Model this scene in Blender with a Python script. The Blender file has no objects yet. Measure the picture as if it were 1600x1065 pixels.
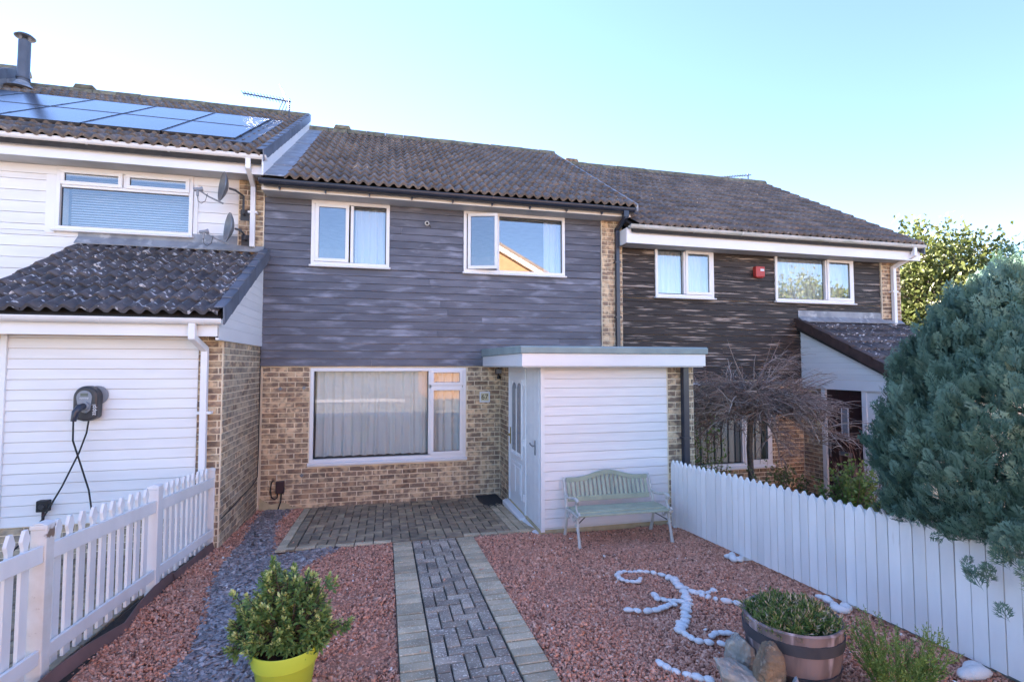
import bpy, math, random
import numpy as np
from mathutils import Matrix, Vector

random.seed(7)
rng = np.random.default_rng(11)
S = bpy.context.scene
COL = S.collection
R = math.radians

# ------------------------------------------------------------------ camera
CAM = Vector((0, -8.2, 2.12))
cd = bpy.data.cameras.new('camera')
cam = bpy.data.objects.new('camera', cd)
COL.objects.link(cam)
cam.location = CAM
cam.rotation_euler = (R(90 + 2.76), 0, R(-13.9))
cd.sensor_width = 36
cd.lens = 18.0
cd.clip_start = 0.05
cd.clip_end = 800
S.camera = cam

# ------------------------------------------------------------------ sky and sun
SUN_EL, SUN_AZ = 24.0, -30.0          # azimuth from +Y, negative = towards -X
w = bpy.data.worlds.new('World')
S.world = w
w.use_nodes = True
nt = w.node_tree
bg = nt.nodes['Background']
sky = nt.nodes.new('ShaderNodeTexSky')
sky.sky_type = 'NISHITA'
sky.sun_disc = False
sky.sun_elevation = R(SUN_EL)
sky.sun_rotation = R(SUN_AZ)
sky.altitude = 30
sky.air_density = 1.0
sky.dust_density = 0.0
sky.ozone_density = 5.0
nt.links.new(sky.outputs[0], bg.inputs[0])
bg.inputs[1].default_value = 0.05
sd = bpy.data.lights.new('sun', 'SUN')
sun = bpy.data.objects.new('sun', sd)
COL.objects.link(sun)
sd.energy = 5.0
sd.angle = R(0.5)
sd.color = (1, 0.96, 0.90)
ts = Vector((math.sin(R(SUN_AZ)) * math.cos(R(SUN_EL)), math.cos(R(SUN_AZ)) * math.cos(R(SUN_EL)), math.sin(R(SUN_EL))))
sun.rotation_euler = (-ts).to_track_quat('-Z', 'Y').to_euler()
sun.location = (-10, 10, 20)
S.render.engine = 'CYCLES'
S.view_settings.view_transform = 'Standard'
S.view_settings.look = 'None'
S.view_settings.gamma = 1
S.view_settings.exposure = 3.55
S.view_settings.use_white_balance = True
S.view_settings.white_balance_temperature = 7000
S.view_settings.white_balance_tint = 24
S.cycles.max_bounces = 6
S.cycles.diffuse_bounces = 3
S.cycles.glossy_bounces = 3
S.cycles.transmission_bounces = 4
S.cycles.transparent_max_bounces = 8
S.cycles.caustics_reflective = False
S.cycles.caustics_refractive = False

# ------------------------------------------------------------------ helpers
WM = {}


def attach(o, parent):
    if parent is not None:
        o.parent = parent
        o.matrix_parent_inverse = WM[parent.name].inverted()


def link(o, parent=None, mw=None):
    COL.objects.link(o)
    if mw is not None:
        o.matrix_basis = mw
        WM[o.name] = mw.copy()
    attach(o, parent)
    return o


def tag(o, label=None, cat=None, group=None, kind=None):
    if label: o['label'] = label
    if cat: o['category'] = cat
    if group: o['group'] = group
    if kind: o['kind'] = kind
    return o


def thing(name, loc, label, cat, group=None):
    o = bpy.data.objects.new(name, None)
    o.empty_display_size = 0.2
    link(o, None, Matrix.Translation(loc))
    return tag(o, label, cat, group)


class MB:
    """collects shapes in world coordinates; build() makes one mesh object"""

    def __init__(s):
        s.v = []
        s.f = []
        s.tint = None

    def add(s, vs, fs):
        b = len(s.v)
        s.v += [tuple(v) for v in vs]
        s.f += [tuple(i + b for i in f) for f in fs]
        return s

    def box(s, x0, x1, y0, y1, z0, z1, M=None):
        vs = [Vector((x, y, z)) for z in (z0, z1) for y in (y0, y1) for x in (x0, x1)]
        if M is not None: vs = [M @ v for v in vs]
        return s.add(vs, [(0, 2, 3, 1), (4, 5, 7, 6), (0, 1, 5, 4), (2, 6, 7, 3), (0, 4, 6, 2), (1, 3, 7, 5)])

    def prism(s, poly, a, b, axis='y', M=None):
        """poly: 2D points; extruded from a to b along axis. axis x: poly=(y,z); y: (x,z); z: (x,y)"""
        n = len(poly)
        def mk(p, t):
            v = {'x': Vector((t, p[0], p[1])), 'y': Vector((p[0], t, p[1])), 'z': Vector((p[0], p[1], t))}[axis]
            return M @ v if M is not None else v
        vs = [mk(p, a) for p in poly] + [mk(p, b) for p in poly]
        fs = [tuple(range(n))[::-1], tuple(range(n, 2 * n))] + [(i, (i + 1) % n, n + (i + 1) % n, n + i) for i in range(n)]
        return s.add(vs, fs)

    def tube(s, pts, r, n=6, cap=True, flat=1.0):
        pts = [Vector(p) for p in pts]
        rs = r if isinstance(r, (list, tuple)) else [r] * len(pts)
        b = len(s.v)
        ref = None
        for i, p in enumerate(pts):
            d = (pts[min(i + 1, len(pts) - 1)] - pts[max(i - 1, 0)])
            if d.length < 1e-9: d = Vector((0, 0, 1))
            d.normalize()
            if ref is None:
                ref = Vector((0, 0, 1)) if abs(d.z) < .9 else Vector((1, 0, 0))
            a = d.cross(ref)
            if a.length < 1e-4: a = d.cross(Vector((.3, .8, .2)))
            a.normalize()
            c = a.cross(d)
            ref = c
            for k in range(n):
                t = 2 * math.pi * k / n
                s.v.append(tuple(p + a * math.cos(t) * rs[i] + c * math.sin(t) * rs[i] * flat))
        for i in range(len(pts) - 1):
            for k in range(n):
                k2 = (k + 1) % n
                s.f.append((b + i * n + k, b + i * n + k2, b + (i + 1) * n + k2, b + (i + 1) * n + k))
        if cap:
            s.f.append(tuple(b + k for k in range(n))[::-1])
            s.f.append(tuple(b + (len(pts) - 1) * n + k for k in range(n)))
        return s

    def lathe(s, prof, c, n=28, M=None, closed=False):
        b = len(s.v)
        c = Vector(c)
        for (r, z) in prof:
            for k in range(n):
                t = 2 * math.pi * k / n
                v = Vector((r * math.cos(t), r * math.sin(t), z))
                if M is not None: v = M @ v
                s.v.append(tuple(c + v))
        for i in range(len(prof) - 1):
            for k in range(n):
                k2 = (k + 1) % n
                s.f.append((b + i * n + k, b + i * n + k2, b + (i + 1) * n + k2, b + (i + 1) * n + k))
        if not closed:
            s.f.append(tuple(b + k for k in range(n))[::-1])
            s.f.append(tuple(b + (len(prof) - 1) * n + k for k in range(n)))
        return s

    def wall(s, x0, x1, z0, z1, y0, y1, holes=(), axis='x'):
        xs = sorted({x0, x1} | {h[0] for h in holes} | {h[1] for h in holes})
        zs = sorted({z0, z1} | {h[2] for h in holes} | {h[3] for h in holes})
        xs = [x for x in xs if x0 <= x <= x1]
        zs = [z for z in zs if z0 <= z <= z1]
        for a, b in zip(xs, xs[1:]):
            for c, d in zip(zs, zs[1:]):
                m, k = (a + b) / 2, (c + d) / 2
                if any(h[0] < m < h[1] and h[2] < k < h[3] for h in holes): continue
                s.box(a, b, y0, y1, c, d)
        return s

    def build(s, name, mat, parent=None, smooth=False, origin=None, bevel=0):
        a = np.array(s.v, dtype=float)
        if origin is None:
            origin = Vector(((a[:, 0].min() + a[:, 0].max()) / 2, (a[:, 1].min() + a[:, 1].max()) / 2, a[:, 2].min()))
        o3 = np.array(origin)
        me = bpy.data.meshes.new(name)
        me.from_pydata([tuple(p) for p in (a - o3)], [], s.f)
        me.materials.append(mat)
        if smooth:
            me.polygons.foreach_set('use_smooth', [True] * len(me.polygons))
            if smooth != 'all':
                try:
                    me.set_sharp_from_angle(angle=R(40))
                except Exception:
                    pass
        me.update()
        o = bpy.data.objects.new(name, me)
        link(o, parent, Matrix.Translation(Vector(origin)))
        if bevel:
            md = o.modifiers.new('bevel', 'BEVEL')
            md.width = bevel
            md.segments = 2
            md.limit_method = 'ANGLE'
        return o


def mesh_from(name, v, f, mat, tint=None, smooth=False):
    """v: (N,3) array, f: (M,k) array of constant size"""
    me = bpy.data.meshes.new(name)
    k = f.shape[1]
    me.vertices.add(len(v))
    me.vertices.foreach_set('co', np.asarray(v, dtype=np.float32).ravel())
    me.loops.add(f.size)
    me.loops.foreach_set('vertex_index', np.asarray(f, dtype=np.int32).ravel())
    me.polygons.add(len(f))
    me.polygons.foreach_set('loop_start', np.arange(0, f.size, k, dtype=np.int32))
    me.polygons.foreach_set('loop_total', np.full(len(f), k, dtype=np.int32))
    if smooth: me.polygons.foreach_set('use_smooth', np.ones(len(f), dtype=bool))
    me.materials.append(mat)
    if tint is not None:
        at = me.attributes.new('tint', 'FLOAT', 'POINT')
        at.data.foreach_set('value', np.asarray(tint, dtype=np.float32))
    me.update(calc_edges=True)
    me.validate()
    return me


def inst(tv, tf, Ms, Ts, tints, name, mat, parent=None, smooth=False, ttint=None, loc=None):
    """template tv (n,3), tf (m,k); Ms (N,3,3), Ts (N,3); tints (N,) -> one object"""
    tv = np.asarray(tv, float)
    tf = np.asarray(tf, int)
    N, n = len(Ms), len(tv)
    V = np.einsum('nij,kj->nki', Ms, tv) + Ts[:, None, :]
    F = (tf[None] + (np.arange(N) * n)[:, None, None]).reshape(-1, tf.shape[1])
    T = np.repeat(tints, n) if ttint is None else (tints[:, None] + ttint[None]).ravel()
    V = V.reshape(-1, 3)
    if loc is None:
        loc = np.array([(V[:, 0].min() + V[:, 0].max()) / 2, (V[:, 1].min() + V[:, 1].max()) / 2, V[:, 2].min()])
    me = mesh_from(name, V - np.array(loc), F, mat, T, smooth)
    o = bpy.data.objects.new(name, me)
    link(o, parent, Matrix.Translation(Vector(loc)))
    return o


def rand_rot(N):
    q = rng.normal(size=(N, 4))
    q /= np.linalg.norm(q, axis=1)[:, None]
    a, b, c, d = q.T
    return np.stack([np.stack([1 - 2 * (c * c + d * d), 2 * (b * c - a * d), 2 * (b * d + a * c)], -1),
                     np.stack([2 * (b * c + a * d), 1 - 2 * (b * b + d * d), 2 * (c * d - a * b)], -1),
                     np.stack([2 * (b * d - a * c), 2 * (c * d + a * b), 1 - 2 * (b * b + c * c)], -1)], -2)


def frames(D, roll=None, size=None):
    """rotation matrices whose +Y axis follows D (N,3), Z axis random about it"""
    D = D / np.linalg.norm(D, axis=1)[:, None]
    N = len(D)
    rv = rng.normal(size=(N, 3)) if roll is None else roll
    X = np.cross(D, rv)
    X /= np.linalg.norm(X, axis=1)[:, None] + 1e-9
    Z = np.cross(X, D)
    M = np.stack([X, D, Z], -1)
    if size is not None: M = M * np.asarray(size)[:, None, None]
    return M


# ------------------------------------------------------------------ materials
def new_mat(name):
    m = bpy.data.materials.new(name)
    m.use_nodes = True
    n = m.node_tree.nodes
    return m, m.node_tree, n['Principled BSDF'], n['Material Output']


def pm(name, c1, c2=None, scale=8, rough=.6, bump=0, bscale=60, rand=0, stretch=(1, 1, 1), spec=.4, metal=0,
       lo=.35, hi=.65, detail=5, c3=None, s3=30, lo3=.6, hi3=.7, tint=None, bdist=.01, coat=0, st3=None):
    """principled with noise-mixed base colour, optional per-object variation, bump and a second noise layer c3"""
    m, t, b, out = new_mat(name)
    N, L = t.nodes.new, t.links.new
    b.inputs['Roughness'].default_value = rough
    b.inputs['Specular IOR Level'].default_value = spec
    b.inputs['Metallic'].default_value = metal
    b.inputs['Coat Weight'].default_value = coat
    tc = N('ShaderNodeTexCoord')
    oi = N('ShaderNodeObjectInfo')
    vm = N('ShaderNodeVectorMath'); vm.operation = 'MULTIPLY_ADD'
    mu = N('ShaderNodeMath'); mu.operation = 'MULTIPLY'; mu.inputs[1].default_value = 57.3
    L(oi.outputs['Random'], mu.inputs[0])
    vm.inputs[1].default_value = stretch
    L(tc.outputs['Object'], vm.inputs[0])
    if rand: L(mu.outputs[0], vm.inputs[2])
    vec = vm.outputs[0]

    def noise(sc, v=vec, det=detail):
        n = N('ShaderNodeTexNoise')
        n.inputs['Scale'].default_value = sc
        n.inputs['Detail'].default_value = det
        L(v, n.inputs['Vector'])
        return n.outputs['Fac']

    def ramp(fac, a, z):
        r = N('ShaderNodeMapRange'); r.inputs[1].default_value = a; r.inputs[2].default_value = z
        L(fac, r.inputs[0])
        return r.outputs[0]

    def mix(f, a, bb, blend='MIX'):
        x = N('ShaderNodeMix'); x.data_type = 'RGBA'; x.blend_type = blend
        for sock, val in ((x.inputs[0], f), (x.inputs[6], a), (x.inputs[7], bb)):
            if isinstance(val, (tuple, list)): sock.default_value = (*val[:3], 1)
            elif isinstance(val, (int, float)): sock.default_value = val
            else: L(val, sock)
        return x.outputs[2]
    col = c1
    if tint is not None:
        at = N('ShaderNodeAttribute'); at.attribute_name = 'tint'
        cr = N('ShaderNodeValToRGB')
        e = cr.color_ramp.elements
        for i, (p, c) in enumerate(tint):
            x = e[i] if i < 2 else e.new(p)
            x.position = p
            x.color = (*c, 1)
        L(at.outputs['Fac'], cr.inputs[0])
        col = cr.outputs[0]
        if c2 is not None: col = mix(ramp(noise(scale), lo, hi), col, c2)
    elif c2 is not None:
        col = mix(ramp(noise(scale), lo, hi), c1, c2)
    if c3 is not None:
        v3 = vec
        if st3:
            v = N('ShaderNodeVectorMath'); v.operation = 'MULTIPLY'; v.inputs[1].default_value = st3
            L(vec, v.inputs[0]); v3 = v.outputs[0]
        col = mix(ramp(noise(s3, v3), lo3, hi3), col, c3)
    if rand:
        r = N('ShaderNodeMapRange'); r.inputs[3].default_value = 1 - rand; r.inputs[4].default_value = 1 + rand
        L(oi.outputs['Random'], r.inputs[0])
        h = N('ShaderNodeHueSaturation')
        L(r.outputs[0], h.inputs['Value'])
        if isinstance(col, tuple): h.inputs['Color'].default_value = (*col, 1)
        else: L(col, h.inputs['Color'])
        col = h.outputs[0]
    if isinstance(col, tuple): b.inputs['Base Color'].default_value = (*col, 1)
    else: L(col, b.inputs['Base Color'])
    if bump:
        bp = N('ShaderNodeBump'); bp.inputs['Strength'].default_value = bump; bp.inputs['Distance'].default_value = bdist
        L(noise(bscale), bp.inputs['Height'])
        L(bp.outputs[0], b.inputs['Normal'])
    return m


def leaf_mat(name, tint, rough=.5, trans=.25, spec=.4):
    m = pm(name, (0, 0, 0), tint=tint, rough=rough, spec=spec)
    t = m.node_tree
    b = t.nodes['Principled BSDF']
    tr = t.nodes.new('ShaderNodeBsdfTranslucent')
    mx = t.nodes.new('ShaderNodeMixShader')
    mx.inputs[0].default_value = trans
    src = b.inputs['Base Color'].links[0].from_socket
    t.links.new(src, tr.inputs[0])
    t.links.new(b.outputs[0], mx.inputs[1])
    t.links.new(tr.outputs[0], mx.inputs[2])
    t.links.new(mx.outputs[0], t.nodes['Material Output'].inputs[0])
    return m


def glass_mat(name, f0=.08, tintc=(1, 1, 1), rough=0.0):
    m, t, b, out = new_mat(name)
    t.nodes.remove(b)
    N, L = t.nodes.new, t.links.new
    tr = N('ShaderNodeBsdfTransparent'); tr.inputs[0].default_value = (*tintc, 1)
    gl = N('ShaderNodeBsdfGlossy'); gl.inputs['Roughness'].default_value = rough
    lw = N('ShaderNodeLayerWeight'); lw.inputs[0].default_value = .5
    pw = N('ShaderNodeMath'); pw.operation = 'POWER'; pw.inputs[1].default_value = 5
    L(lw.outputs['Facing'], pw.inputs[0])
    mr = N('ShaderNodeMapRange'); mr.inputs[3].default_value = f0
    L(pw.outputs[0], mr.inputs[0])
    mx = N('ShaderNodeMixShader')
    L(mr.outputs[0], mx.inputs[0]); L(tr.outputs[0], mx.inputs[1]); L(gl.outputs[0], mx.inputs[2])
    L(mx.outputs[0], out.inputs[0])
    return m


def cloth_mat(name, col, transp=.35):
    m, t, b, out = new_mat(name)
    t.nodes.remove(b)
    N, L = t.nodes.new, t.links.new
    df = N('ShaderNodeBsdfDiffuse'); df.inputs[0].default_value = (*col, 1)
    tl = N('ShaderNodeBsdfTranslucent'); tl.inputs[0].default_value = (*col, 1)
    tr = N('ShaderNodeBsdfTransparent')
    a = N('ShaderNodeMixShader'); a.inputs[0].default_value = .3
    L(df.outputs[0], a.inputs[1]); L(tl.outputs[0], a.inputs[2])
    c = N('ShaderNodeMixShader'); c.inputs[0].default_value = transp
    L(a.outputs[0], c.inputs[1]); L(tr.outputs[0], c.inputs[2])
    L(c.outputs[0], out.inputs[0])
    return m


X = {}
X['brick'] = pm('buff_brick', (.66, .475, .30), (.27, .185, .13), scale=11, lo=.40, hi=.56, rough=.85, bump=.5, bscale=90, rand=.24, c3=(.76, .58, .38), s3=5, lo3=.58, hi3=.70)
X['brick_dark'] = pm('brown_brick', (.46, .30, .185), (.20, .132, .095), scale=12, lo=.40, hi=.60, rough=.85, bump=.5, bscale=90, rand=.3)
X['brick_side'] = pm('grey_buff_brick', (.56, .43, .29), (.28, .22, .17), scale=9, lo=.38, hi=.62, rough=.85, bump=.5, bscale=90, rand=.2)
X['mortar'] = pm('mortar', (.90, .77, .58), (.80, .66, .48), scale=6, rough=.95, bump=.5, bscale=70, c3=(.64, .46, .28), s3=1.3, lo3=.60, hi3=.80)
X['concrete'] = pm('concrete_plinth', (.60, .48, .30), (.44, .34, .20), scale=5, rough=.9, bump=.4)
X['tile'] = pm('concrete_roof_tile', (.20, .15, .118), (.115, .092, .078), scale=10, rough=.6, bump=.5, bscale=50, rand=.28, c3=(.42, .35, .28), s3=22, lo3=.62, hi3=.72, spec=.45)
X['tile_low'] = pm('lichen_roof_tile', (.105, .092, .092), (.060, .055, .060), scale=10, rough=.5, bump=.6, bscale=40, rand=.28, c3=(.55, .53, .53), s3=16, lo3=.60, hi3=.66, spec=.5)
X['moss_ridge'] = pm('mossy_ridge_tile', (.24, .21, .14), (.12, .105, .075), scale=9, rough=.9, bump=.5, rand=.2)
X['underlay'] = pm('roof_underlay', (.03, .028, .027), (.045, .04, .036), rough=.9)
X['upvc'] = pm('white_upvc', (.84, .83, .83), (.78, .77, .77), scale=1.3, rough=.35, spec=.5)
X['cream'] = pm('cream_white_paint', (.76, .70, .62), (.66, .60, .53), scale=2, rough=.5)
X['whiteboard'] = pm('white_cladding', (.83, .82, .81), (.77, .76, .76), scale=1.5, rough=.45, rand=.03, stretch=(1, 1, 6), bump=.08, bscale=30)
X['porchboard'] = pm('white_painted_timber', (.86, .82, .80), (.80, .75, .74), scale=2.5, rough=.55, rand=.035, stretch=(1, 1, 12), bump=.15, bscale=20, c3=(.55, .49, .44), s3=5, lo3=.735, hi3=.76, st3=(1, 1, 1.5))
X['soffit'] = pm('grey_white_soffit', (.55, .55, .54), (.46, .46, .45), scale=3, rough=.6)
X['navyboard'] = pm('faded_navy_cladding', (.092, .097, .124), (.135, .14, .172), scale=1.6, lo=.42, hi=.62, rough=.5, rand=.14, stretch=(1, 1, 5), bump=.25, bscale=16, c3=(.31, .32, .385), s3=2.6, lo3=.54, hi3=.80, st3=(1, 1, .8))
X['blackboard'] = pm('peeling_black_stain', (.022, .015, .0125), (.040, .028, .023), scale=2, rough=.6, rand=.25, stretch=(1, 1, 9), bump=.4, bscale=14, c3=(.36, .285, .235), s3=2.6, lo3=.575, hi3=.66, st3=(.8, 1, 1.5))
X['navy'] = pm('navy_plastic', (.022, .028, .045), (.03, .036, .055), rough=.3, spec=.5)
X['charcoal'] = pm('charcoal_plastic', (.035, .036, .042), (.05, .05, .056), rough=.38)
X['lead'] = pm('lead_flashing', (.30, .32, .35), (.20, .215, .24), scale=5, rough=.5, metal=.0, bump=.3, bscale=12, c3=(.42, .43, .45), s3=9, lo3=.58, hi3=.7)
X['verge'] = pm('grey_verge_plastic', (.14, .16, .20), (.10, .115, .15), scale=6, rough=.5, rand=.12)
X['brownverge'] = pm('brown_verge', (.075, .045, .04), (.05, .03, .028), rough=.55, rand=.1)
X['felt'] = pm('grey_green_roof_felt', (.30, .37, .36), (.24, .30, .30), scale=4, rough=.75, bump=.2)
X['dirtygutter'] = pm('weathered_white_gutter', (.62, .62, .60), (.40, .41, .36), scale=6, stretch=(.4, 1, 3), lo=.45, hi=.7, rough=.5)
X['glass'] = glass_mat('coated_window_glass', .165, (.95, .97, .98))
X['clearglass'] = glass_mat('clear_window_glass', .055, (.97, .985, .985))
X['seal'] = pm('black_seal', (.02, .02, .022), rough=.6)
X['room'] = pm('room_plaster', (.42, .38, .33), (.36, .33, .29), rough=.9)
X['net'] = cloth_mat('net_curtain', (.92, .92, .90), .07)
X['drape'] = cloth_mat('white_curtain', (.84, .85, .86), .03)
X['fabric_blind'] = cloth_mat('cream_blind_fabric', (.84, .80, .70), .02)
X['blind'] = pm('blind_slats', (.74, .75, .75), rough=.5)
X['steel'] = pm('galvanised_steel', (.24, .26, .29), (.17, .185, .21), scale=8, rough=.42, metal=.6)
X['darkmetal'] = pm('dark_grey_metal', (.07, .075, .085), (.05, .052, .06), rough=.5)
X['alu'] = pm('aerial_aluminium', (.10, .10, .11), rough=.5, metal=.3)
X['flue'] = pm('blue_grey_flue', (.11, .125, .16), (.085, .095, .12), scale=4, rough=.5, metal=.3)
X['pv'] = pm('solar_glass', (.012, .016, .035), (.016, .02, .04), rough=.2, spec=.9, coat=.0)
X['pvframe'] = pm('panel_frame', (.06, .06, .065), rough=.35, metal=.5)
X['whitefence'] = pm('white_fence_paint', (.86, .84, .82), (.77, .75, .73), scale=4, rough=.5, rand=.05, stretch=(1, 1, .35), bump=.15, bscale=40, c3=(.58, .53, .43), s3=10, lo3=.70, hi3=.80, st3=(1, 1, .4))
X['wornpost'] = pm('worn_white_post', (.80, .77, .74), (.68, .62, .55), scale=6, rough=.6, c3=(.26, .18, .13), s3=9, lo3=.63, hi3=.68, bump=.2)
X['edging'] = pm('brown_plastic_edging', (.20, .115, .105), (.15, .09, .08), rough=.5)
X['soil'] = pm('dark_soil', (.03, .022, .017), (.05, .036, .026), scale=40, rough=.95, bump=.8, bscale=120)
X['paver'] = pm('grey_block_paver', (.46, .36, .27), (.28, .225, .18), scale=7, rough=.85, rand=.28, bump=.6, bscale=140, c3=(.76, .66, .53), s3=75, lo3=.56, hi3=.66)
X['paver_buff'] = pm('buff_block_paver', (.64, .50, .33), (.46, .365, .245), scale=6, rough=.85, rand=.2, bump=.6, bscale=140, c3=(.80, .68, .50), s3=75, lo3=.56, hi3=.68)
X['paver_patio'] = pm('dark_patio_paver', (.40, .30, .195), (.215, .165, .12), scale=5, rough=.8, rand=.22, bump=.5, bscale=120, c3=(.56, .43, .25), s3=3, lo3=.55, hi3=.8)
X['joint'] = pm('joint_sand', (.075, .064, .055), (.11, .095, .08), scale=30, rough=.95)
X['gravelbed'] = pm('red_gravel_base', (.56, .235, .145), (.38, .16, .10), scale=60, rough=.95, bump=.8, bscale=150)
X['gravel'] = pm('red_gravel', (0, 0, 0), tint=[(0, (.22, .095, .066)), (.3, (.60, .255, .16)), (.7, (.84, .41, .275)), (.985, (.88, .53, .385)), (1, (.92, .82, .74))], rough=.8)
X['slate'] = pm('slate_chips', (0, 0, 0), tint=[(0, (.18, .148, .145)), (.5, (.38, .325, .32)), (.9, (.58, .52, .51)), (1, (.82, .77, .75))], rough=.45, spec=.5)
X['slatebed'] = pm('slate_base', (.12, .10, .11), (.16, .14, .15), scale=50, rough=.9)
X['pebble'] = pm('white_pebble', (.80, .78, .76), (.70, .68, .67), scale=14, rough=.6, rand=.06, bump=.2, bscale=40)
X['ground'] = pm('ground', (.20, .19, .155), (.15, .145, .115), scale=.8, rough=.95)
X['benchgreen'] = pm('sage_green_paint', (.44, .475, .35), (.36, .39, .29), scale=9, rough=.55, rand=.06, bump=.2, bscale=40)
X['castiron'] = pm('cream_cast_iron', (.62, .60, .55), (.50, .47, .42), scale=14, rough=.5, bump=.15)
X['lime'] = pm('lime_plastic_pot', (.58, .66, .065), (.55, .63, .06), scale=2, rough=.42, spec=.4)
X['compost'] = pm('compost', (.035, .018, .012), (.055, .03, .02), scale=60, rough=1, bump=1, bscale=100)
X['barrel'] = pm('weathered_barrel', (.27, .19, .175), (.13, .092, .085), scale=7, rough=.55, stretch=(1, 1, .18), lo=.38, hi=.66, c3=(.50, .40, .40), s3=9, lo3=.56, hi3=.66, bump=.4, bscale=30)
X['hoop'] = pm('black_hoop', (.05, .05, .058), (.07, .068, .075), scale=8, rough=.5)
X['rock_grey'] = pm('grey_rock', (.40, .36, .30), (.25, .23, .195), scale=9, rough=.85, bump=1, bscale=22, bdist=.02, c3=(.48, .44, .37), s3=22, lo3=.58, hi3=.7)
X['rock_brown'] = pm('brown_rock', (.27, .185, .115), (.14, .098, .068), scale=11, rough=.9, bump=1, bscale=30, bdist=.02, c3=(.38, .29, .2), s3=24, lo3=.58, hi3=.7)
X['rock_slate'] = pm('blue_grey_rock', (.30, .33, .35), (.18, .20, .22), scale=10, rough=.7, bump=1, bscale=22, bdist=.02)
X['bark'] = pm('bark', (.13, .10, .085), (.075, .058, .05), scale=20, rough=.9, bump=.6)
X['twig'] = pm('twig', (0, 0, 0), tint=[(0, (.19, .115, .09)), (.5, (.23, .165, .135)), (1, (.44, .37, .32))], rough=.8)
X['redtwig'] = pm('red_twig', (.20, .10, .08), (.27, .17, .14), scale=10, rough=.8)
X['conifer'] = leaf_mat('conifer_foliage', [(0, (.054, .122, .086)), (.4, (.110, .215, .155)), (.75, (.20, .33, .25)), (1, (.34, .41, .25))], .65, .22)
X['privet'] = leaf_mat('privet_foliage', [(0, (.06, .085, .02)), (.5, (.115, .15, .04)), (1, (.20, .215, .07))], .45, .3)
X['pieris'] = leaf_mat('pieris_foliage', [(0, (.11, .19, .055)), (.5, (.23, .35, .10)), (.8, (.43, .52, .17)), (1, (.72, .73, .30))], .38, .2)
X['heather'] = leaf_mat('heather_foliage', [(0, (.06, .12, .03)), (.45, (.14, .23, .055)), (.68, (.25, .30, .10)), (.85, (.50, .37, .24)), (1, (.62, .50, .36))], .6, .25)
X['broom'] = leaf_mat('broom_foliage', [(0, (.12, .19, .035)), (.6, (.25, .35, .08)), (1, (.40, .48, .15))], .55, .3)
X['shrub'] = leaf_mat('shrub_foliage', [(0, (.09, .15, .03)), (.6, (.19, .28, .065)), (1, (.32, .38, .12))], .5, .3)
X['mahogany'] = pm('mahogany_door', (.045, .014, .014), (.03, .010, .011), scale=3, rough=.35, stretch=(1, 8, 1))
X['gold'] = pm('brass_handle', (.45, .30, .10), rough=.3, metal=.9)
X['red'] = pm('red_alarm_plastic', (.50, .055, .045), (.44, .05, .04), rough=.4)
X['white'] = pm('white_plastic', (.75, .76, .78), rough=.4)
X['grey'] = pm('grey_plastic', (.25, .27, .30), rough=.45)
X['screen'] = pm('lcd_screen', (.10, .13, .115), rough=.2)
X['black'] = pm('black_rubber', (.015, .015, .017), rough=.5)
X['brownbox'] = pm('brown_plastic', (.055, .025, .028), rough=.45)
X['ivory'] = pm('ivory_plaque', (.66, .60, .40), (.60, .54, .36), scale=12, rough=.5)
X['mat'] = pm('rubber_mat', (.035, .035, .038), (.06, .06, .06), scale=90, rough=.8, bump=.8, bscale=200)
X['oppbrick'] = pm('orange_brick', (.42, .24, .12), (.33, .18, .09), scale=8, rough=.9)
X['flags'] = pm('pale_concrete', (.55, .52, .47), (.47, .44, .40), scale=2, rough=.9)  # concrete of the unseen street, kept pale to bounce more sunlight
X['asphalt'] = pm('sunlit_asphalt', (.16, .155, .15), (.12, .12, .118), scale=3, rough=.9)
X['frost'] = pm('obscured_glass', (.20, .23, .27), (.28, .31, .35), scale=30, rough=.15, spec=.6)


# ------------------------------------------------------------------ ground
def gz(y, x=0.):
    return .047 * max(0., min(9.5, -y)) + (-.28 if x > 3.62 else 0.)


def sheet(name, poly, dz, mat, kind='structure', parent=None, step=.5):
    """flat-ish sheet over an x/y rectangle following the slope"""
    x0, x1, y0, y1 = poly
    xs = np.linspace(x0, x1, max(2, int((x1 - x0) / step) + 1))
    ys = sorted(set(list(np.linspace(y0, y1, max(2, int((y1 - y0) / step) + 1))) + ([0.] if y0 < 0 < y1 else [])))
    m = MB()
    n = len(xs)
    m.add([(x, y, gz(y, x) + dz) for y in ys for x in xs],
          [(j * n + i, j * n + i + 1, (j + 1) * n + i + 1, (j + 1) * n + i) for j in range(len(ys) - 1) for i in range(n - 1)])
    o = m.build(name, mat, parent)
    if kind and parent is None: o['kind'] = kind
    return o


gx = [-300, -60, -20, -12, -6, -3, 0, 3.615, 3.63, 6, 12, 20, 60, 300]
gy = [-300, -60, -20, -9.5, -6, -3, 0, 5, 20, 60, 300]
m = MB()
m.add([(x, y, gz(y, x) - .03) for y in gy for x in gx],
      [(j * len(gx) + i, j * len(gx) + i + 1, (j + 1) * len(gx) + i + 1, (j + 1) * len(gx) + i) for j in range(len(gy) - 1) for i in range(len(gx) - 1)])
tag(m.build('ground', X['ground']), kind='structure')

sheet('gravel_bed', (-1.87, 3.6, -9.4, -.0), 0.0, X['gravelbed'])
drive = sheet('driveway', (-7.0, -1.93, -9.4, -.0), .004, X['joint'])


# pieces (pavers, bricks, tiles): nearest 300 as objects, the rest joined as one part
FW = cam.rotation_euler.to_matrix() @ Vector((0, 0, -1))
RT = cam.rotation_euler.to_matrix() @ Vector((1, 0, 0))
UP = cam.rotation_euler.to_matrix() @ Vector((0, 1, 0))


def in_frame(p):
    d = p - CAM
    z = d.dot(FW)
    return z > .1 and abs(d.dot(RT) / z) < 1.02 and abs(d.dot(UP) / z) < .69


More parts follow.
